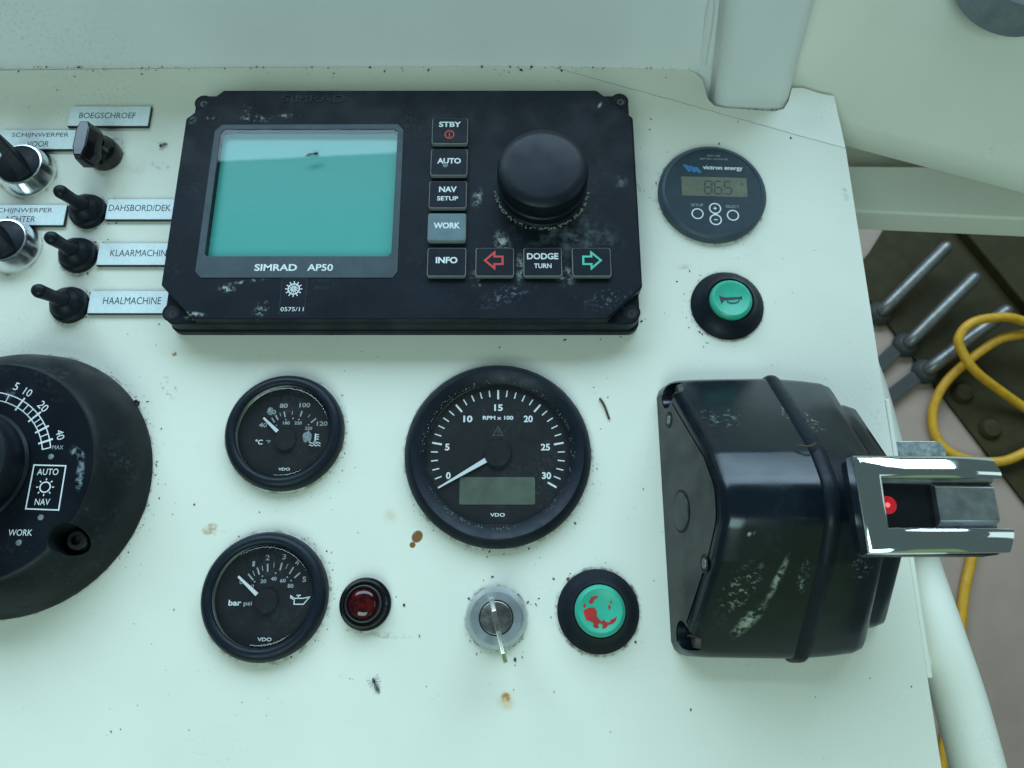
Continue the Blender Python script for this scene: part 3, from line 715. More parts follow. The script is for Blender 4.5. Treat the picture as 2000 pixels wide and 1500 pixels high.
# ------------------------------------------------------------------ gauges
def pol(r, a): return (r*cos(R(a)), r*sin(R(a)))
tc = thing('tachometer', 'large round black tachometer with needle resting at zero', 'tachometer', -7.3, -38.6)
MB().lathe([(48, .1), (48, 3.5), (47.4, 4.6), (44.4, 8.2), (43.8, 8.5), (43.2, 8.3), (37.4, 4.9), (37.0, 4.4)], 144).build('bezel', 'gauge_bezel', tc)
dl = MB().disc(37.2, 2.0, seg=96).build('dial', 'dial_black', tc, smooth=0)
tk = MB()
for i in range(31):
    a = 210-8*i; maj = i % 5 == 0
    tk.line(pol(34.6, a), pol(34.6-(5.1 if maj else 3.6), a), .95 if maj else .6, z=2.06)
tk.build('tick_marks', 'white_ink', dl, smooth=0)
for s_, x, y in (('0', -25.3, -11.2), ('5', -26.2, 3.7), ('10', -15.8, 18.8), ('15', .2, 24.9), ('20', 15.8, 18.8), ('25', 24.6, 3.7), ('30', 25, -11.2)):
    text(s_, x, y, 2.06, 3.6, dl, len(s_)*2.35 if s_ != '15' else 4.5, bold=.03)
text('RPM x 100', 0, 19.4, 2.06, 2.1, dl, 16, bold=.03)
tr = MB().ribbon([(0, 14.6), (-2.6, 9.9), (2.6, 9.9)], .42, 2.06, True); tr.line((0, 13), (0, 11.4), .4, z=2.06); tr.disc(.25, 2.06, 0, 10.8, 10)
tr.build('warning_triangle', 'dim_ink', dl, smooth=0)
lc = MB().prism(rrect(-19.4, 19, -26, -12, .8, 2), 2.02, 2.15).build('counter_display', 'tach_lcd', tc, smooth=0)
text('VDO', 0, -31.2, 2.06, 1.8, dl, 7.4, bold=.02)
sc_ = MB()
for i in range(14): sc_.line((-6+i*.9, -36.9), (-6+i*.9, -35.9), .35, z=2.06)
sc_.build('scale_code', 'dim_ink', dl, smooth=0)
nd = MB().prism([(-6.2, -3.2-.9), (-5.0, -3.6+1.9), (-30.4, -17.6+.35), (-30.6, -17.9-.25)], 3.0, 3.5)
nd = MB(); a = Vector((-5.6, -3.1)); b = Vector((-30.3, -17.8)); d = (b-a).normalized(); n2 = Vector((-d.y, d.x))
nd.prism([tuple(a-n2*1.3), tuple(b-n2*.32), tuple(b+n2*.32), tuple(a+n2*1.3)], 3.0, 3.5)
nd.build('needle', 'needle_white', tc, smooth=0)
MB().lathe([(7, 2.1), (7, 3.9), (6.5, 4.3), (0, 4.35)], 64).build('needle_hub', 'dial_black', tc)
MB().disc(37.3, 4.75, seg=96).build('gauge_glass', 'glass', tc, smooth=0)
gr = MB()       # pale grit packed where the glass meets the bezel
for i in range(420):
    a = random.uniform(0, 2*pi); k = random.gauss(0, .22); r = 38.4+random.gauss(0, .5)
    if math.sin(a*3+1)+math.sin(a*7) < random.uniform(-1.4, 1.2): continue
    s_ = random.uniform(.08, .28); x, y = r*cos(a), r*sin(a); z = 4.9+max(0, (r-37.4)*.58)
    gr.prism([(x+s_*cos(j*2.1+a), y+s_*sin(j*2.1+a)) for j in range(3)], z, z+.12)
simple('pale_grit', (.36, .36, .28), .9, var=.4)
g_ = gr.build('pale_grit', 'pale_grit', tc, smooth=0); g_['kind'] = 'stuff'

def small_gauge(name, label, x, y, hub, marks):
    o = thing(name, label, 'gauge', x, y)
    MB().lathe([(30.8, .1), (30.9, 2.0), (30.4, 4.2), (29.2, 6.2), (27.6, 7.2), (26, 7.3), (24.8, 6.6), (24.3, 5.6)], 120).build('bezel', 'gauge_bezel', o)
    d_ = MB().disc(24.6, 1.2, seg=80).build('dial', 'dial_black', o, smooth=0)
    hx, hy = hub; zt = 1.26
    tk = MB()
    for p, q2, w2 in marks['ticks']: tk.line((p[0]+hx, p[1]+hy), (q2[0]+hx, q2[1]+hy), w2, z=zt)
    for p in marks['dots']: tk.disc(.38, zt, p[0]+hx, p[1]+hy, 10)
    tk.build('tick_marks', 'faded_ink', d_, smooth=0)
    for s_, tx, ty, h2, w2, mt in marks['text']: text(s_, tx+hx, ty+hy, zt, h2, d_, w2, mt, bold=.02)
    a = Vector(marks['needle'][0])+Vector(hub); b = Vector(marks['needle'][1])+Vector(hub); d2 = (b-a).normalized(); n2 = Vector((-d2.y, d2.x))
    MB().prism([tuple(a-n2*.95), tuple(b-n2*.5), tuple(b+n2*.5), tuple(a+n2*.95)], 2.3, 2.8).build('needle', 'needle_white', o, smooth=0)
    MB().lathe([(5.6, 1.3), (5.6, 3.0), (5.2, 3.3), (0, 3.35)], 48, hx, hy).build('needle_hub', 'dial_black', o)
    MB().lathe([(0, 6.0), (22.2, 6.0)], 80).build('gauge_glass', 'glass', o, smooth=0)
    MB().lathe([(22.2, 6.0), (23.0, 5.92), (23.7, 5.5), (24.2, 4.9), (24.5, 4.2), (24.5, 3.0)], 96).build('glass_rim', 'rim_glass', o)
    return o, d_
tg, td = small_gauge('temperature_gauge', 'black coolant temperature gauge, upper of the two small gauges', -118.3, -27, (.6, -4.3), dict(
    ticks=[((-2.2, 15.7), (-1.4, 12.7), .7), ((7.2, 16), (6.5, 13), .7), ((14.9, 12), (12.4, 9.7), .7), ((-6.5, 13.8), (-5, 11.1), .7), ((-8.4, 12.2), (-6.6, 9.8), .6), ((2.2, 15.9), (2.2, 14), .3), ((11.6, 14.2), (10.6, 12.5), .3), ((-4.4, 15), (-3.7, 13.2), .3)],
    dots=[(-.9, 11.3), (2.8, 12), (6.0, 11.4), (11.2, 8.6), (-5.6, 8.2)],
    text=[('40', -12.6, 8.4, 2.4, 4.2, 'faded_ink'), ('60', -8.6, 15.4, 2.4, 4.2, 'faded_ink'), ('80', -2.7, 18.9, 2.4, 4.2, 'faded_ink'), ('100', 8.4, 19.2, 2.4, 5.6, 'faded_ink'), ('120', 18.3, 9.2, 2.4, 5.6, 'faded_ink'),
          ('180', -.5, 9.5, 1.7, 3.6, 'faded_ink'), ('220', 5.7, 9.5, 1.7, 3.8, 'faded_ink'), ('250', 11.4, 6.6, 1.7, 3.8, 'faded_ink'), ('105', -5.8, 6.2, 1.6, 3.2, 'dim_ink'),
          ('°C', -13.8, -.7, 2.7, 3.8, 'white_ink'), ('°F', -9.0, -.5, 1.7, 2.2, 'faded_ink'), ('VDO', .5, -15.0, 1.5, 6.0, 'white_ink')],
    needle=((-4.3, 4.6), (-12.2, 11.9))))
ic = MB(); hx, hy = 15.3+.6, .4-4.3
ic.ribbon([(hx, hy+3.4), (hx, hy-1.4)], .7, 1.3); ic.disc(.9, 1.3, hx, hy-1.4, 16)
for k in range(3): ic.line((hx+.5, hy+2.8-k*1.2), (hx+1.8, hy+2.8-k*1.2), .45, z=1.3)
for k in (0, 1): ic.ribbon([(hx-3+i*.5, hy-1.6-k*1.3+.35*sin(i*1.5)) for i in range(13) if abs(i*.5-3) > .9 or k], .4, 1.3)
ic.build('water_temperature_symbol', 'white_ink', td, smooth=0)
sm_ = MB(); rr = random.Random(3)
for cx_, cy_, n_s, r_s in ((13.2, -3.4, 1, 2.6), (-7.4, 10.2, 1, 1.7)):
    sm_.flat([(cx_+r_s*rr.uniform(.7, 1.1)*cos(i*.48), cy_+r_s*1.3*rr.uniform(.7, 1.1)*sin(i*.48)) for i in range(13)], 6.06)
simple('pale_smear', (.17, .20, .20), .7, var=.4, nscale=500)
sm_.build('dried_smear', 'pale_smear', tg, smooth=0)
og, od = small_gauge('oil_pressure_gauge', 'black oil pressure gauge, lower of the two small gauges', -120.7, -109.2, (1.0, -2.6), dict(
    ticks=[((-6.4, 16.2), (-5, 12.8), .7), ((-1.4, 18), (-1, 14.2), .7), ((5.7, 18.5), (5, 14.8), .7), ((11.6, 16.4), (9.8, 13.1), .7), ((15.1, 13.7), (12.4, 11.2), .7), ((-10.5, 13.1), (-7.8, 10.2), .7), ((-8.4, 14.6), (-7.2, 12.2), .3), ((-4, 17), (-3.4, 14.6), .3), ((1.8, 18.6), (1.8, 16.2), .3), ((8.7, 17.8), (7.7, 15.6), .3)],
    dots=[(-3.4, 12), (3, 13.5), (8.9, 11.6), (10.9, 9.9), (-7, 9.4)],
    text=[('0', -13.5, 9.4, 2.4, 1.9, 'faded_ink'), ('1', -8.3, 18, 2.6, 1.2, 'faded_ink'), ('2', -1.6, 21.0, 2.6, 1.9, 'faded_ink'), ('3', 6.5, 21.4, 2.6, 1.9, 'faded_ink'), ('4', 13.1, 18.6, 2.6, 2.0, 'faded_ink'), ('5', 17.4, 10.5, 2.6, 1.9, 'faded_ink'),
          ('0', -7.8, 7.2, 1.7, 1.3, 'faded_ink'), ('20', -2.7, 9.6, 1.8, 2.8, 'faded_ink'), ('40', 2.3, 10.8, 1.8, 2.8, 'faded_ink'), ('60', 6.9, 9.9, 1.8, 2.8, 'faded_ink'), ('80', 10.9, 7.4, 1.9, 2.9, 'faded_ink'),
          ('bar', -15.6, -.6, 2.7, 6.2, 'white_ink'), ('psi', -9.3, -1.2, 2.5, 4.0, 'faded_ink'), ('VDO', .5, -17.6, 1.7, 6.8, 'white_ink')],
    needle=((-4.8, 3.2), (-14.8, 11.8))))
ic = MB(); hx, hy = 16.0+1.0, .5-2.6
ic.ribbon([(hx-2.7, hy-1.8), (hx-2.7, hy+1.0), (hx+1.4, hy+1.0), (hx+4.6, hy+1.6), (hx+1.9, hy-1.8)], .5, 1.3, True)
ic.ribbon([(hx-2.7, hy+.3), (hx-4.6, hy+1.3), (hx-4.6, hy+2.2), (hx-2.7, hy+1.0)], .45, 1.3); ic.line((hx-.8, hy+1.0), (hx-.8, hy+2.3), .5, z=1.3); ic.line((hx-1.8, hy+2.4), (hx+.3, hy+2.4), .5, z=1.3)
ic.build('oil_can_symbol', 'white_ink', od, smooth=0)

# ------------------------------------------------------------------ rotary course controller at the left edge
ru = thing('rotary_controller', 'large round black control unit with centre knob at the left edge', 'control unit', -253, -52.5)
prof = [(0, .1), (68, .1), (68, 2.2), (67.2, 4), (65.2, 12), (61.5, 20), (56, 28), (54.4, 29.6), (53.4, 30.2), (0, 30.2)]
body = MB().lathe(prof, 144).build('housing', 'dial_unit_plastic', ru)
cut = MB().lathe([(0, 9), (7.2, 9), (7.2, 50), (0, 50)], 40, 45.2, -32.0).build('cutter', 'hollow_black', ru)
bmod = body.modifiers.new('cut', 'BOOLEAN'); bmod.object = cut; bmod.operation = 'DIFFERENCE'; bmod.solver = 'EXACT'
bpy.context.view_layer.update()
nm = bpy.data.meshes.new_from_object(body.evaluated_get(bpy.context.evaluated_depsgraph_get()))
body.modifiers.clear(); body.data = nm; nm.materials.clear(); nm.materials.append(M['dial_unit_plastic'])
for p in nm.polygons: p.material_index = 0
nm.set_sharp_from_angle(angle=R(35))
bpy.data.objects.remove(cut)
fp = []
for i in range(120):      # printed face, cut away round the screw pocket
    a = 2*pi*i/120; p = Vector((53.0*cos(a), 53.0*sin(a))); c_ = Vector((45.2, -32.0))
    if (p-c_).length < 7.6:
        d = p.normalized(); s_ = 53.0
        while (d*s_-c_).length < 7.6 and s_ > 20: s_ -= .2
        p = d*s_
    fp.append((p.x, p.y))
fp = [p for i, p in enumerate(fp)]
face = MB().prism(fp, 30.25, 30.6).build('printed_face', 'dial_unit_face', ru, bevel=.12)
scw = MB().lathe([(4.6, 9), (4.6, 21.5), (4.1, 22.2), (2.5, 22.2), (2.4, 19)], 32, 46.6, -31.9).build('hex_screw', 'screw_dark', ru)
MB().disc(2.45, 19.6, 46.6, -31.9, 6).build('hex_socket', 'hollow_black', scw, smooth=0)
MB().lathe([(28.6, 30.6), (28.6, 31.8), (28, 32.4), (27.4, 33), (27.4, 44), (26, 46), (23, 47), (0, 47.4)], 96, -5, .5).build('turning_knob', 'knob_plastic', ru)
z = 30.66
OX, OY = -4, 2
sc_ = MB(); sc_.ring(32.7, 33.2, z, R(14), R(130), OX, OY, 60); sc_.ring(36.6, 37.1, z, R(14), R(130), OX, OY, 60)
for a, ln, w2 in ((14, 0, .5), (20, 1.4, .9), (25.2, 0, .5), (30.8, 1.4, .9), (35, 0, .5), (39.3, 0, .5), (43.7, 1.5, .9), (49.5, 0, .5), (55, 0, .5), (61, 1.5, .9), (73, 0, .5), (92, 0, .5)):
    p, q2 = pol(32.8-ln, a), pol(37+ln, a)
    sc_.line((p[0]+OX, p[1]+OY), (q2[0]+OX, q2[1]+OY), w2, z=z+.01)
sc_.build('speed_scale', 'white_ink', face, smooth=0)
for s_, x, y, rt, h2 in (('5', 9.4, 41.6, -18, 3.9), ('10', 15.6, 38.6, -24, 3.7), ('20', 24.4, 31.4, -42, 3.9), ('40', 35.2, 17.2, -70, 3.6)):
    text(s_, x, y, z, h2, face, None, rot=rt)
text('MAX', 35.2, 11.0, z, 2.0, face, 5.2, 'faded_ink')
MB().ribbon([(25.4, 2.4), (40.6, 2.0), (40.9, -19.0), (25.4, -18.4)], .6, z, True).build('auto_frame', 'white_ink', face, smooth=0)
text('AUTO', 32.6, -.9, z, 3.0, face, 10.0); text('NAV', 32.6, -15.2, z, 3.0, face, 7.0); text('WORK', 25, -29.4, z, 2.9, face, 11.0)
su = MB().ring(2.1, 2.7, z, cx=32.6, cy=-8.2, seg=36)
for k in range(8): su.line((32.6+3.2*cos(k*pi/4), -8.2+3.2*sin(k*pi/4)), (32.6+4.2*cos(k*pi/4), -8.2+4.2*sin(k*pi/4)), .5, z=z)
su.build('sun_symbol', 'white_ink', face, smooth=0)
for x, y in ((32.8, 6.4), (33.2, -22.4), (25.2, -34)): MB().lathe([(1.4, 30.5), (1.3, 30.9), (0, 31.1)], 20, x, y).build('pilot_light', 'pale_smear', face)

# ------------------------------------------------------------------ engraved labels
def plate(name, label, x0, x1, y0, y1, lines):
    o = thing(name, label, 'label', (x0+x1)/2, (y0+y1)/2, 0, 0, 'engraved switch labels')
    w_, h_ = (x1-x0)/2, (y1-y0)/2
    b = MB().box(-w_, w_, -h_-.35, h_-.1, .1, 2.2).build('black_core', 'label_core', o, bevel=.2)
    MB().box(-w_+.25, w_-.25, -h_, h_-.3, 2.2, 2.45).build('silver_face', 'label_silver', o, smooth=0)
    for s_, x, y, h2, w2 in lines: text(s_, x, y, 2.5, h2, o, w2, 'black_ink')
    return o
plate('engraved_label', 'silver label reading BOEGSCHROEF', -264.2, -216, 160, 173.8, [('BOEGSCHROEF', -1.1, .2, 4.0, 33.5)])
plate('engraved_label', 'silver label reading SCHIJNWERPER VOOR', -302.4, -254, 144, 157.2, [('SCHIJNWERPER', -.5, 2.6, 3.8, 33.5), ('VOOR', -.8, -3.2, 3.8, 13)])
plate('engraved_label', 'silver label reading SCHIJNWERPER ACHTER', -303, -254.6, 93.9, 107, [('SCHIJNWERPER', -.4, 2.4, 3.8, 33.5), ('ACHTER', -1.2, -2.8, 3.8, 17.5)])
plate('engraved_label', 'silver label reading DAHSBORD/DEK, running under the autopilot unit', -231.9, -183.9, 97.6, 110.8, [('DAHSBORD/DEK', -4.9, .6, 4.1, 35.4)])
plate('engraved_label', 'silver label reading KLAARMACHINE, cut off by the autopilot unit', -232.2, -184.2, 69, 82.6, [('KLAARMACHINE', 0, .4, 4.1, 33.8)])
plate('engraved_label', 'silver label reading HAALMACHINE', -232.4, -184.4, 39.9, 53.3, [('HAALMACHINE', -.2, .6, 4.3, 31.8)])

# ------------------------------------------------------------------ toggle switches
def toggle(label, x, y, tip):
    o = thing('toggle_switch', label, 'switch', x, y, 0, 0, 'booted toggle switches')
    MB().lathe([(10.4, .1), (10.6, 1.6), (10.2, 3.2), (9.0, 4.0), (8.6, 4.6), (8.9, 5.4), (8.2, 7.0), (6.4, 8.6), (4.9, 10)], 64).build('rubber_boot', 'rubber', o)
    tx, ty = tip
    pth = [(tx*k, ty*k, 8.5+(31.5-8.5)*k) for k in (0, .15, .4, .7, .9, .97, 1.0, 1.015)]
    MB().tube(pth, [5.0, 4.2, 3.3, 3.5, 3.7, 3.2, 2.0, .5], 24).build('lever', 'rubber', o, smooth=60)
toggle('black toggle switch left of the DAHSBORD/DEK label', -242.5, 103, (.5, -4.5))
toggle('black toggle switch left of the KLAARMACHINE label', -243.5, 75.2, (1.8, -4.5))
toggle('black toggle switch left of the HAALMACHINE label', -243, 45, (0, -4.5))

# ------------------------------------------------------------------ rotary switches
def rotary(label, x, y):
    o = thing('rotary_switch', label, 'switch', x, y, 0, 0, 'chrome rotary switches')
    MB().lathe([(16, .1), (16, 1.0), (15.4, 2.0), (13.4, 9.2), (12.9, 10.0), (12.1, 10.1), (11.8, 9.4)], 80).build('chrome_collar', 'satin_chrome', o)
    MB().lathe([(12.0, 9.0), (11.7, 9.9), (10.8, 10.4), (0, 10.6)], 64).build('black_disc', 'rubber', o)
    # wing grip: a tapering wedge that rises towards its pointer end
    secs = []
    for s_, hw, zt in ((-11.2, 5.0, 11.6), (-6, 5.2, 14), (0, 4.8, 20), (6, 3.8, 27), (9.5, 2.6, 31), (12, 1.8, 30.5)):
        secs.append([(s_, -hw, 9.5 if s_ < 9 else 22), (s_, hw, 9.5 if s_ < 9 else 22), (s_, hw*.62, zt), (s_, -hw*.62, zt)])
    g = MB().loft(secs); g.xf(Matrix.Rotation(R(122), 4, 'Z')); g.build('wing_grip', 'rubber', o, bevel=.8)
rotary('chrome collared rotary switch at the SCHIJNWERPER VOOR label', -282.2, 128.8)
rotary('chrome collared rotary switch at the SCHIJNWERPER ACHTER label', -281.8, 80.4)

bt = thing('thruster_switch', 'glossy black winged knob below the BOEGSCHROEF label', 'switch', -239.0, 140.4)
MB().lathe([(9.8, .1), (10, 2), (9.6, 6), (8.6, 9), (7, 11), (5.5, 13)], 64).build('base_dome', 'gloss_black', bt)
wg = MB().prism(rpoly([(-8.2, 5.6), (-4.6, 12.5), (3.4, 12.5), (6.2, 8), (6.6, -6), (3.6, -12.5), (-3.8, -12.5), (-8.0, -7)], 1.6, 3), 10.5, 16)
secs = []
for z, k in ((11, 1.0), (15, 1.02), (19, .86), (23, .6)):
    secs.append([(x*k-(.9 if z > 15 else 0)-1.2, y*(.86+.14*k)-3, z) for x, y in rpoly([(-6.2, 4.5), (-4.0, 11.5), (3.4, 11.5), (5.8, 7), (5.8, -6), (3.6, -12.0), (-3.8, -12.0), (-6.2, -6)], 1.4, 3)])
MB().loft(secs).build('wing_grip', 'gloss_black', bt, bevel=.7)

# ------------------------------------------------------------------ throttle control
TX, TY = 134, -69
th = thing('throttle_control', 'big black throttle housing with chrome lever head on the right', 'throttle', TX, TY)
arch = rpoly([(70, .1), (69.5, 13), (20, 60.5), (3, 70), (-12, 69), (-29, 56), (-69.5, 13), (-70, .1)], [0, 11, 14, 18, 16, 14, 11, 0], 6)
def asec(x, ky, kz, draft=0.):
    return [(x-TX+draft*z*kz, y*ky, z*kz) for y, z in arch]
left = MB().loft([asec(77.2, .895, .885, .177), asec(78.2, .93, .92, .17), asec(80.5, .958, .948, .16), asec(84, .972, .962, .14), asec(92, .98, .972, .10), asec(110, .985, .98, .05), asec(131.5, .988, .985, 0)])
lo = left.build('left_shell', 'throttle_plastic', th, smooth=40)
cutters = []
for y, z in ((58.5, 14), (-58.5, 14)):
    c_ = MB().tube([(70-TX, y, z), (87-TX, y, z)], 6.6, 28).build('cutter', 'hollow_black', th); cutters.append(c_)
    m_ = lo.modifiers.new('cut', 'BOOLEAN'); m_.object = c_; m_.solver = 'EXACT'
bpy.context.view_layer.update()
nm = bpy.data.meshes.new_from_object(lo.evaluated_get(bpy.context.evaluated_depsgraph_get()))
lo.modifiers.clear(); lo.data = nm; nm.materials.clear(); nm.materials.append(M['throttle_plastic'])
for p in nm.polygons: p.material_index = 0
nm.set_sharp_from_angle(angle=R(40))
for c_ in cutters: bpy.data.objects.remove(c_)
for y, z in ((58.5, 14), (-58.5, 14)):
    pk = MB().tube([(84.5-TX, y, z-.5), (86.9-TX, y, z-.5)], [5.4, 6.2], 24).build('screw_pocket', 'brown_hollow', th)
    MB().box(82.5-TX, 86-TX, y-.4, y+.4, z-4, z+4.5).build('pocket_rib', 'twig_brown', pk, bevel=.2)
# end plate: the flat drafted face on the left, with two screws and a blind plug
pp = [(77.0-TX-.25+.177*z*.87, y*.88, z*.87) for y, z in arch]
def bite(poly, cy, cz, r):       # scallop the outline round a screw pocket
    n = len(poly); ins = [(p[1]-cy)**2+(p[2]-cz)**2 < r*r for p in poly]
    k0 = next(i for i in range(n) if ins[i] and not ins[i-1]); k1 = k0
    while ins[k1 % n]: k1 += 1
    a_, b_ = poly[k0-1], poly[k1 % n]
    t0 = math.atan2(a_[2]-cz, a_[1]-cy); t1 = math.atan2(b_[2]-cz, b_[1]-cy); tm = math.atan2(20-cz, -cy)
    def nrm_(t, ref):
        while t-ref > pi: t -= 2*pi
        while t-ref < -pi: t += 2*pi
        return t
    t0, t1 = nrm_(t0, tm), nrm_(t1, tm)
    arc = [(cy+r*cos(t0+(t1-t0)*i/14), cz+r*sin(t0+(t1-t0)*i/14)) for i in range(15)]
    arc = [(77.0-TX-.25+.177*z, y, z) for y, z in arc]
    keep = [poly[(k1+i) % n] for i in range(n-(k1-k0))]
    return keep+arc
pp = bite(pp, 58.5, 14, 6.8); pp = bite(pp, -58.5, 14, 6.8)
MB().add(pp, [tuple(range(len(pp)))]).build('end_plate', 'throttle_plate', th, smooth=0)
sl = math.atan(.177)
def on_plate(mb, y, z):
    m4 = Matrix.Translation((77-TX+.177*z-.35, y, z)) @ Matrix.Rotation(-pi/2+sl, 4, 'Y')
    return mb.xf(m4)
for y, z in ((45.3, 15), (-28, 45)):
    hol = on_plate(MB().ring(2.2, 4.2, .1, seg=28), y, z).build('screw_recess', 'hollow_black', th, smooth=0)
    on_plate(MB().lathe([(2.5, -.2), (2.2, .3), (1.0, .35), (0, -.1)], 20), y, z).build('screw_head', 'screw_dull', hol)
on_plate(MB().ring(9.2, 10.2, .12, seg=48), -2, 23).build('plug_groove', 'hollow_black', th, smooth=0)
on_plate(MB().lathe([(9.2, .05), (9.0, .5), (0, .6)], 48), -2, 23).build('blind_plug', 'throttle_plate', th)
# gasket ridge round the seam
gk = []
for x, k in ((130.8, .986), (131.4, 1.0), (133, 1.012), (134.5, 1.015), (136.2, 1.011), (137.6, .996), (138.2, .982)):
    gk.append([(x-TX, y*k, z*(k if z > 1 else 1)) for y, z in arch])
MB().loft(gk).build('gasket_ridge', 'rubber', th, smooth=50)
rs = MB().loft([asec(137.8, .985, .978), asec(150, .972, .95, -.02), asec(160, .955, .92, -.05), asec(164.5, .93, .885, -.07), asec(166.6, .89, .84, -.08), asec(167.2, .84, .79, -.085)])
rs.build('right_shell', 'throttle_plastic', th, smooth=40)
MB().loft([asec(160, .80, .82, -.06), asec(172, .79, .80, -.06), asec(177, .765, .765, -.07), asec(178.8, .72, .72, -.075)]).build('hub_cover', 'throttle_plastic', th, smooth=40)
# lever: neck, black body and the chrome fork on top
MB().prism(rrect(166-TX, 184-TX, -22, 2, 5), 20, 90).build('lever_neck', 'rubber', th, bevel=2)
MB().prism(rpoly([(133-TX, 9.4), (186-TX, 9.4), (186-TX, -28.6), (134-TX, -28.6)], 2.5, 4), 84, 94.4).build('lever_body', 'rubber', th, bevel=1.2)
# fork rails: highest along the slot, sloping down to the outer edge, mitred at the corners
f_out = [(186.4, 8.6), (131.6, 8.6), (132.4, -28.6), (186.6, -28.0)]
f_in = [(187.8, -.4), (140.6, -.4), (140.4, -19.4), (188.4, -19.4)]
fk = MB(); levels = [(0, 93.5), (0, 98.8), (.02, 99.6), (.06, 100.1), (.22, 100.95), (.40, 101.75), (.60, 102.4), (.72, 102.65), (.84, 102.6), (.93, 102.25), (1, 101.5), (1, 93.5)]
def rail(side, t_, s_):      # point on a rail: t_ from the tip (0) to the mitred corner (1)
    o_ = (Vector(f_out[0]).lerp(Vector(f_out[1]), t_), Vector(f_in[0]).lerp(Vector(f_in[1]), t_)) if side > 0 else (Vector(f_out[3]).lerp(Vector(f_out[2]), t_), Vector(f_in[3]).lerp(Vector(f_in[2]), t_))
    return o_[0].lerp(o_[1], s_)
TS = (0, .012, .03, .07, .14, .24, .4, .7, 1)
rows_ = []
for s_, zz in levels:
    row = []
    for side, ts in ((1, TS), (-1, TS[::-1])):
        for tt in ts:
            p = rail(side, tt, s_)
            zq = zz if side > 0 or zz < 95 else 102.3+(zz-102.3)*(.75 if tt < .5 else .75)
            if zz > 95: zq -= 2.6*max(0, 1-tt/.42)**2.2
            if tt < .02: p.x -= .8*(1-abs(2*s_-1))*0
            row.append((p.x-TX, p.y, max(94, zq) if zz > 95 else zz))
    rows_.append(row)
nl = len(rows_); nk = len(rows_[0])
fk.add([p for r in rows_ for p in r], [(i*nk+k, i*nk+k+1, (i+1)*nk+k+1, (i+1)*nk+k) for i in range(nl-1) for k in range(nk-1)]+[tuple(i*nk for i in range(nl)), tuple(i*nk+nk-1 for i in range(nl))[::-1]])
lv = fk.build('lever_fork', 'chrome', th, smooth=38)
MB().box(141.1-TX, 163.5-TX, -18.6, -1.2, 88, 95).build('slot_window', 'gloss_black', lv, smooth=0)
MB().loft([[(162-TX, -18.8, 94.6), (162-TX, -1.0, 94.6), (162-TX, -3.2, 98.8), (162-TX, -16.4, 98.8)], [(184.6-TX, -18.8, 94.6), (184.6-TX, -1.0, 94.6), (184.6-TX, -3.6, 98.8), (184.6-TX, -16.2, 98.8)]]).build('slot_block', 'dull_block', lv, bevel=.4)
sd = MB().loft([[(141.2-TX, -.25, 95.0), (141.2-TX, -1.3, 95.0), (141.2-TX, -2.6, 94.6), (141.2-TX, -.25, 94.6)], [(185-TX, -.25, 99.0), (185-TX, -1.3, 98.0), (185-TX, -2.6, 94.6), (185-TX, -.25, 94.6)]])
sd.build('slot_edge', 'dull_block', lv, smooth=0)
led = MB().disc(.9, 95.12, 144.6-TX, -9.8, 28).build('indicator_light', 'red_led', lv, smooth=0)
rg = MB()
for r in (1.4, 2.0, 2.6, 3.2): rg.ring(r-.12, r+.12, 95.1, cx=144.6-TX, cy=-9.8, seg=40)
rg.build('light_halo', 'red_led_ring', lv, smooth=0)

# ------------------------------------------------------------------ small litter
def insect(name, label, x, y, z, rot, L):
    o = thing(name, label, 'insect', x, y, z, R(rot))
    MB().tube([(-L*.5, 0, .5), (-L*.2, 0, .6), (L*.15, 0, .7), (L*.32, 0, .8), (L*.5, 0, .6)], [.15, .36, .32, .7, .3], 10).build('body', 'insect_body', o)
    for k in range(3):
        for s_ in (-1, 1):
            MB().tube([(L*.28, 0, .7), (L*.2+k*L*.12, s_*1.4, 1.2), (L*.1+k*L*.24, s_*2.9, .15)], .07, 5).build('leg', 'insect_body', o)
    for s_ in (-1, 1):
        MB().flat([(L*.3, 0), (L*.05, s_*.9), (-L*.35, s_*1.1), (-L*.3, s_*.3)], .95).build('wing', 'pale_smear', o, smooth=0)
insect('dead_insect', 'dead mosquito lying on the cream panel near the bottom edge', -64.5, -150.3, 0, 118, 7.5)
insect('dead_insect', 'small dead insect on the green screen glass', -111.6, 127.2, 20.95, 14, 7.6)
insect('dead_insect', 'small dead insect on the panel above the DAHSBORD/DEK label', -206, 148, 0, 200, 5)
tw = thing('twig', 'small dry twig beside the tachometer', 'twig', 48.7, -13.3)
MB().tube(smooth_path([(-2.2, 5, .6), (-.6, 2.4, .9), (.6, -.5, .8), (2.4, -6.2, .5)], 5), .62, 7).build('stalk', 'twig_brown', tw)
tw = thing('twig', 'short brown twig stuck on the throttle gasket', 'twig', 131.5, -48.5, 62)
MB().tube(smooth_path([(-6, 1.0, -.9), (-3, .3, .2), (-.5, .4, .8), (1.6, 1.6, .6)], 5), [.5]*15+[.4], 7).build('stalk', 'twig_brown', tw)
blob = thing('dirt_lump', 'dark lump of dirt on the right rim of the rotary controller', 'dirt', -199.6, -11.5, 0)
lm = MB()
for k in range(14):
    x, y, r = random.gauss(0, 1.0), random.gauss(0, 1.0), random.uniform(.5, 1.0)
    lm.lathe([(r, .05), (r*.9, r*.8), (0, r*1.3)], 6, x, y)
lm.build('crumbs', 'dirt', blob)

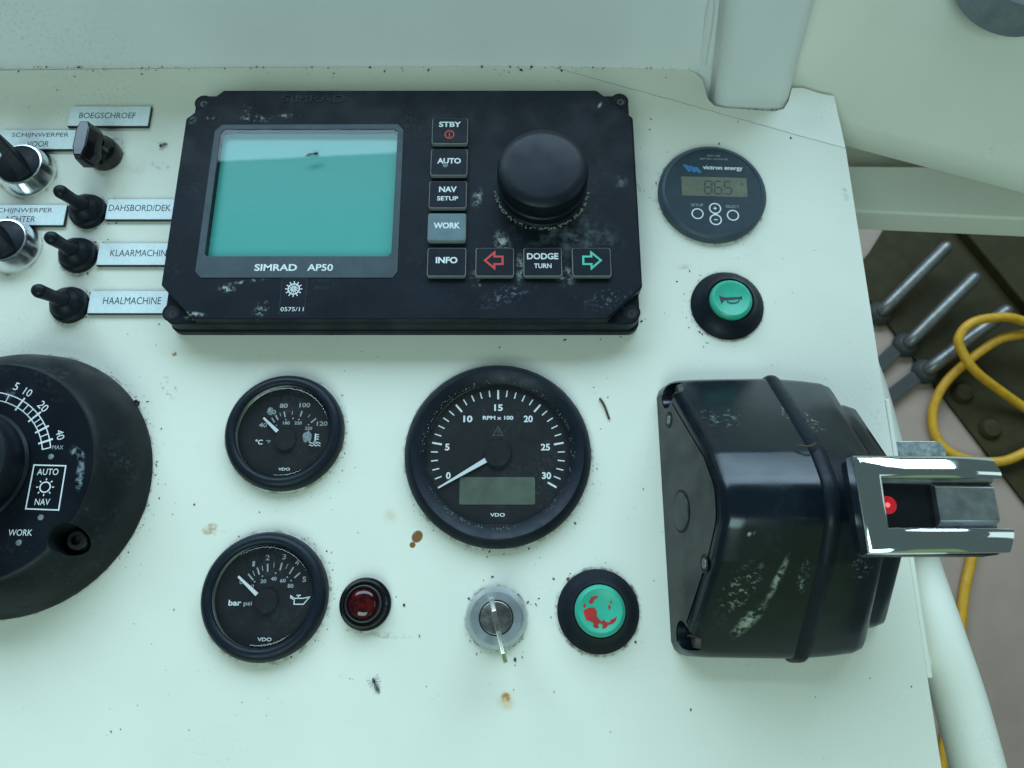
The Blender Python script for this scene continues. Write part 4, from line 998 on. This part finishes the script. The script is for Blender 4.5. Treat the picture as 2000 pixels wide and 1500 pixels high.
sp = MB(); rg_ = random.Random(11)
def speck(x, y, r, z=0.04):
    n = rg_.choice((4, 5, 6)); el = rg_.uniform(.2, .85); a = rg_.uniform(0, pi); p = []
    for k in range(n):
        q = 2*pi*k/n; px, py = r*rg_.uniform(.6, 1.1)*cos(q), r*el*rg_.uniform(.6, 1.1)*sin(q)
        p.append((x+px*cos(a)-py*sin(a), y+px*sin(a)+py*cos(a)))
    sp.prism(p, z, z+.06+r*.35)
for i in range(560): speck(rg_.uniform(-330, 197), rg_.uniform(-190, 200), min(.7, .13+rg_.expovariate(9)))
for cx, cy, r, n, a0, a1 in ((-118, -27, 31.5, 50, -110, 40), (-120.7, -109, 31.5, 60, -80, 70), (-7, -38, 48.8, 60, -150, 0), (42, -116, 20.6, 34, 0, 360), (-7.6, -119.5, 15.4, 34, 0, 360),
                             (115, 114, 31.6, 40, 150, 330), (118, 45, 20.6, 40, 100, 250), (-242.5, 103, 11, 40, -40, 60), (-243.5, 75, 11, 40, -60, 60), (-243, 45, 11, 34, -40, 60), (-253, -52, 68.6, 70, -40, 60)):
    for i in range(n):
        a = R(rg_.uniform(a0, a1)); rr_ = r+rg_.expovariate(.45); speck(cx+rr_*cos(a), cy+rr_*sin(a), min(.8, .12+rg_.expovariate(7)))
for i in range(190): speck(rg_.uniform(-330, 118), 204-rg_.expovariate(.7), min(1.3, .15+rg_.expovariate(4)))
for cx, cy in ((-14, -101), (-10, -99.5), (8, -112), (11, -113.5), (13, -111), (5, -137), (1, -139), (28, 24), (70, 35), (92, 60), (100, 66), (-173, 136), (84, 166), (82, 160), (123, 149), (60, 27), (48, 25), (-188, 36), (-45, -128), (-52, -114)):
    speck(cx+rg_.uniform(-1, 1), cy+rg_.uniform(-1, 1), rg_.uniform(.5, 1.1))
for i in range(40): speck(rg_.uniform(120, 166), 175.2-rg_.expovariate(1.2)-.04*(0), rg_.uniform(.2, .6), -2.2)
so_ = sp.build('dirt_specks', 'dirt', smooth=0); so_['kind'] = 'stuff'; so_['label'] = 'dark specks of dirt scattered over the cream panel'; so_['category'] = 'dirt'
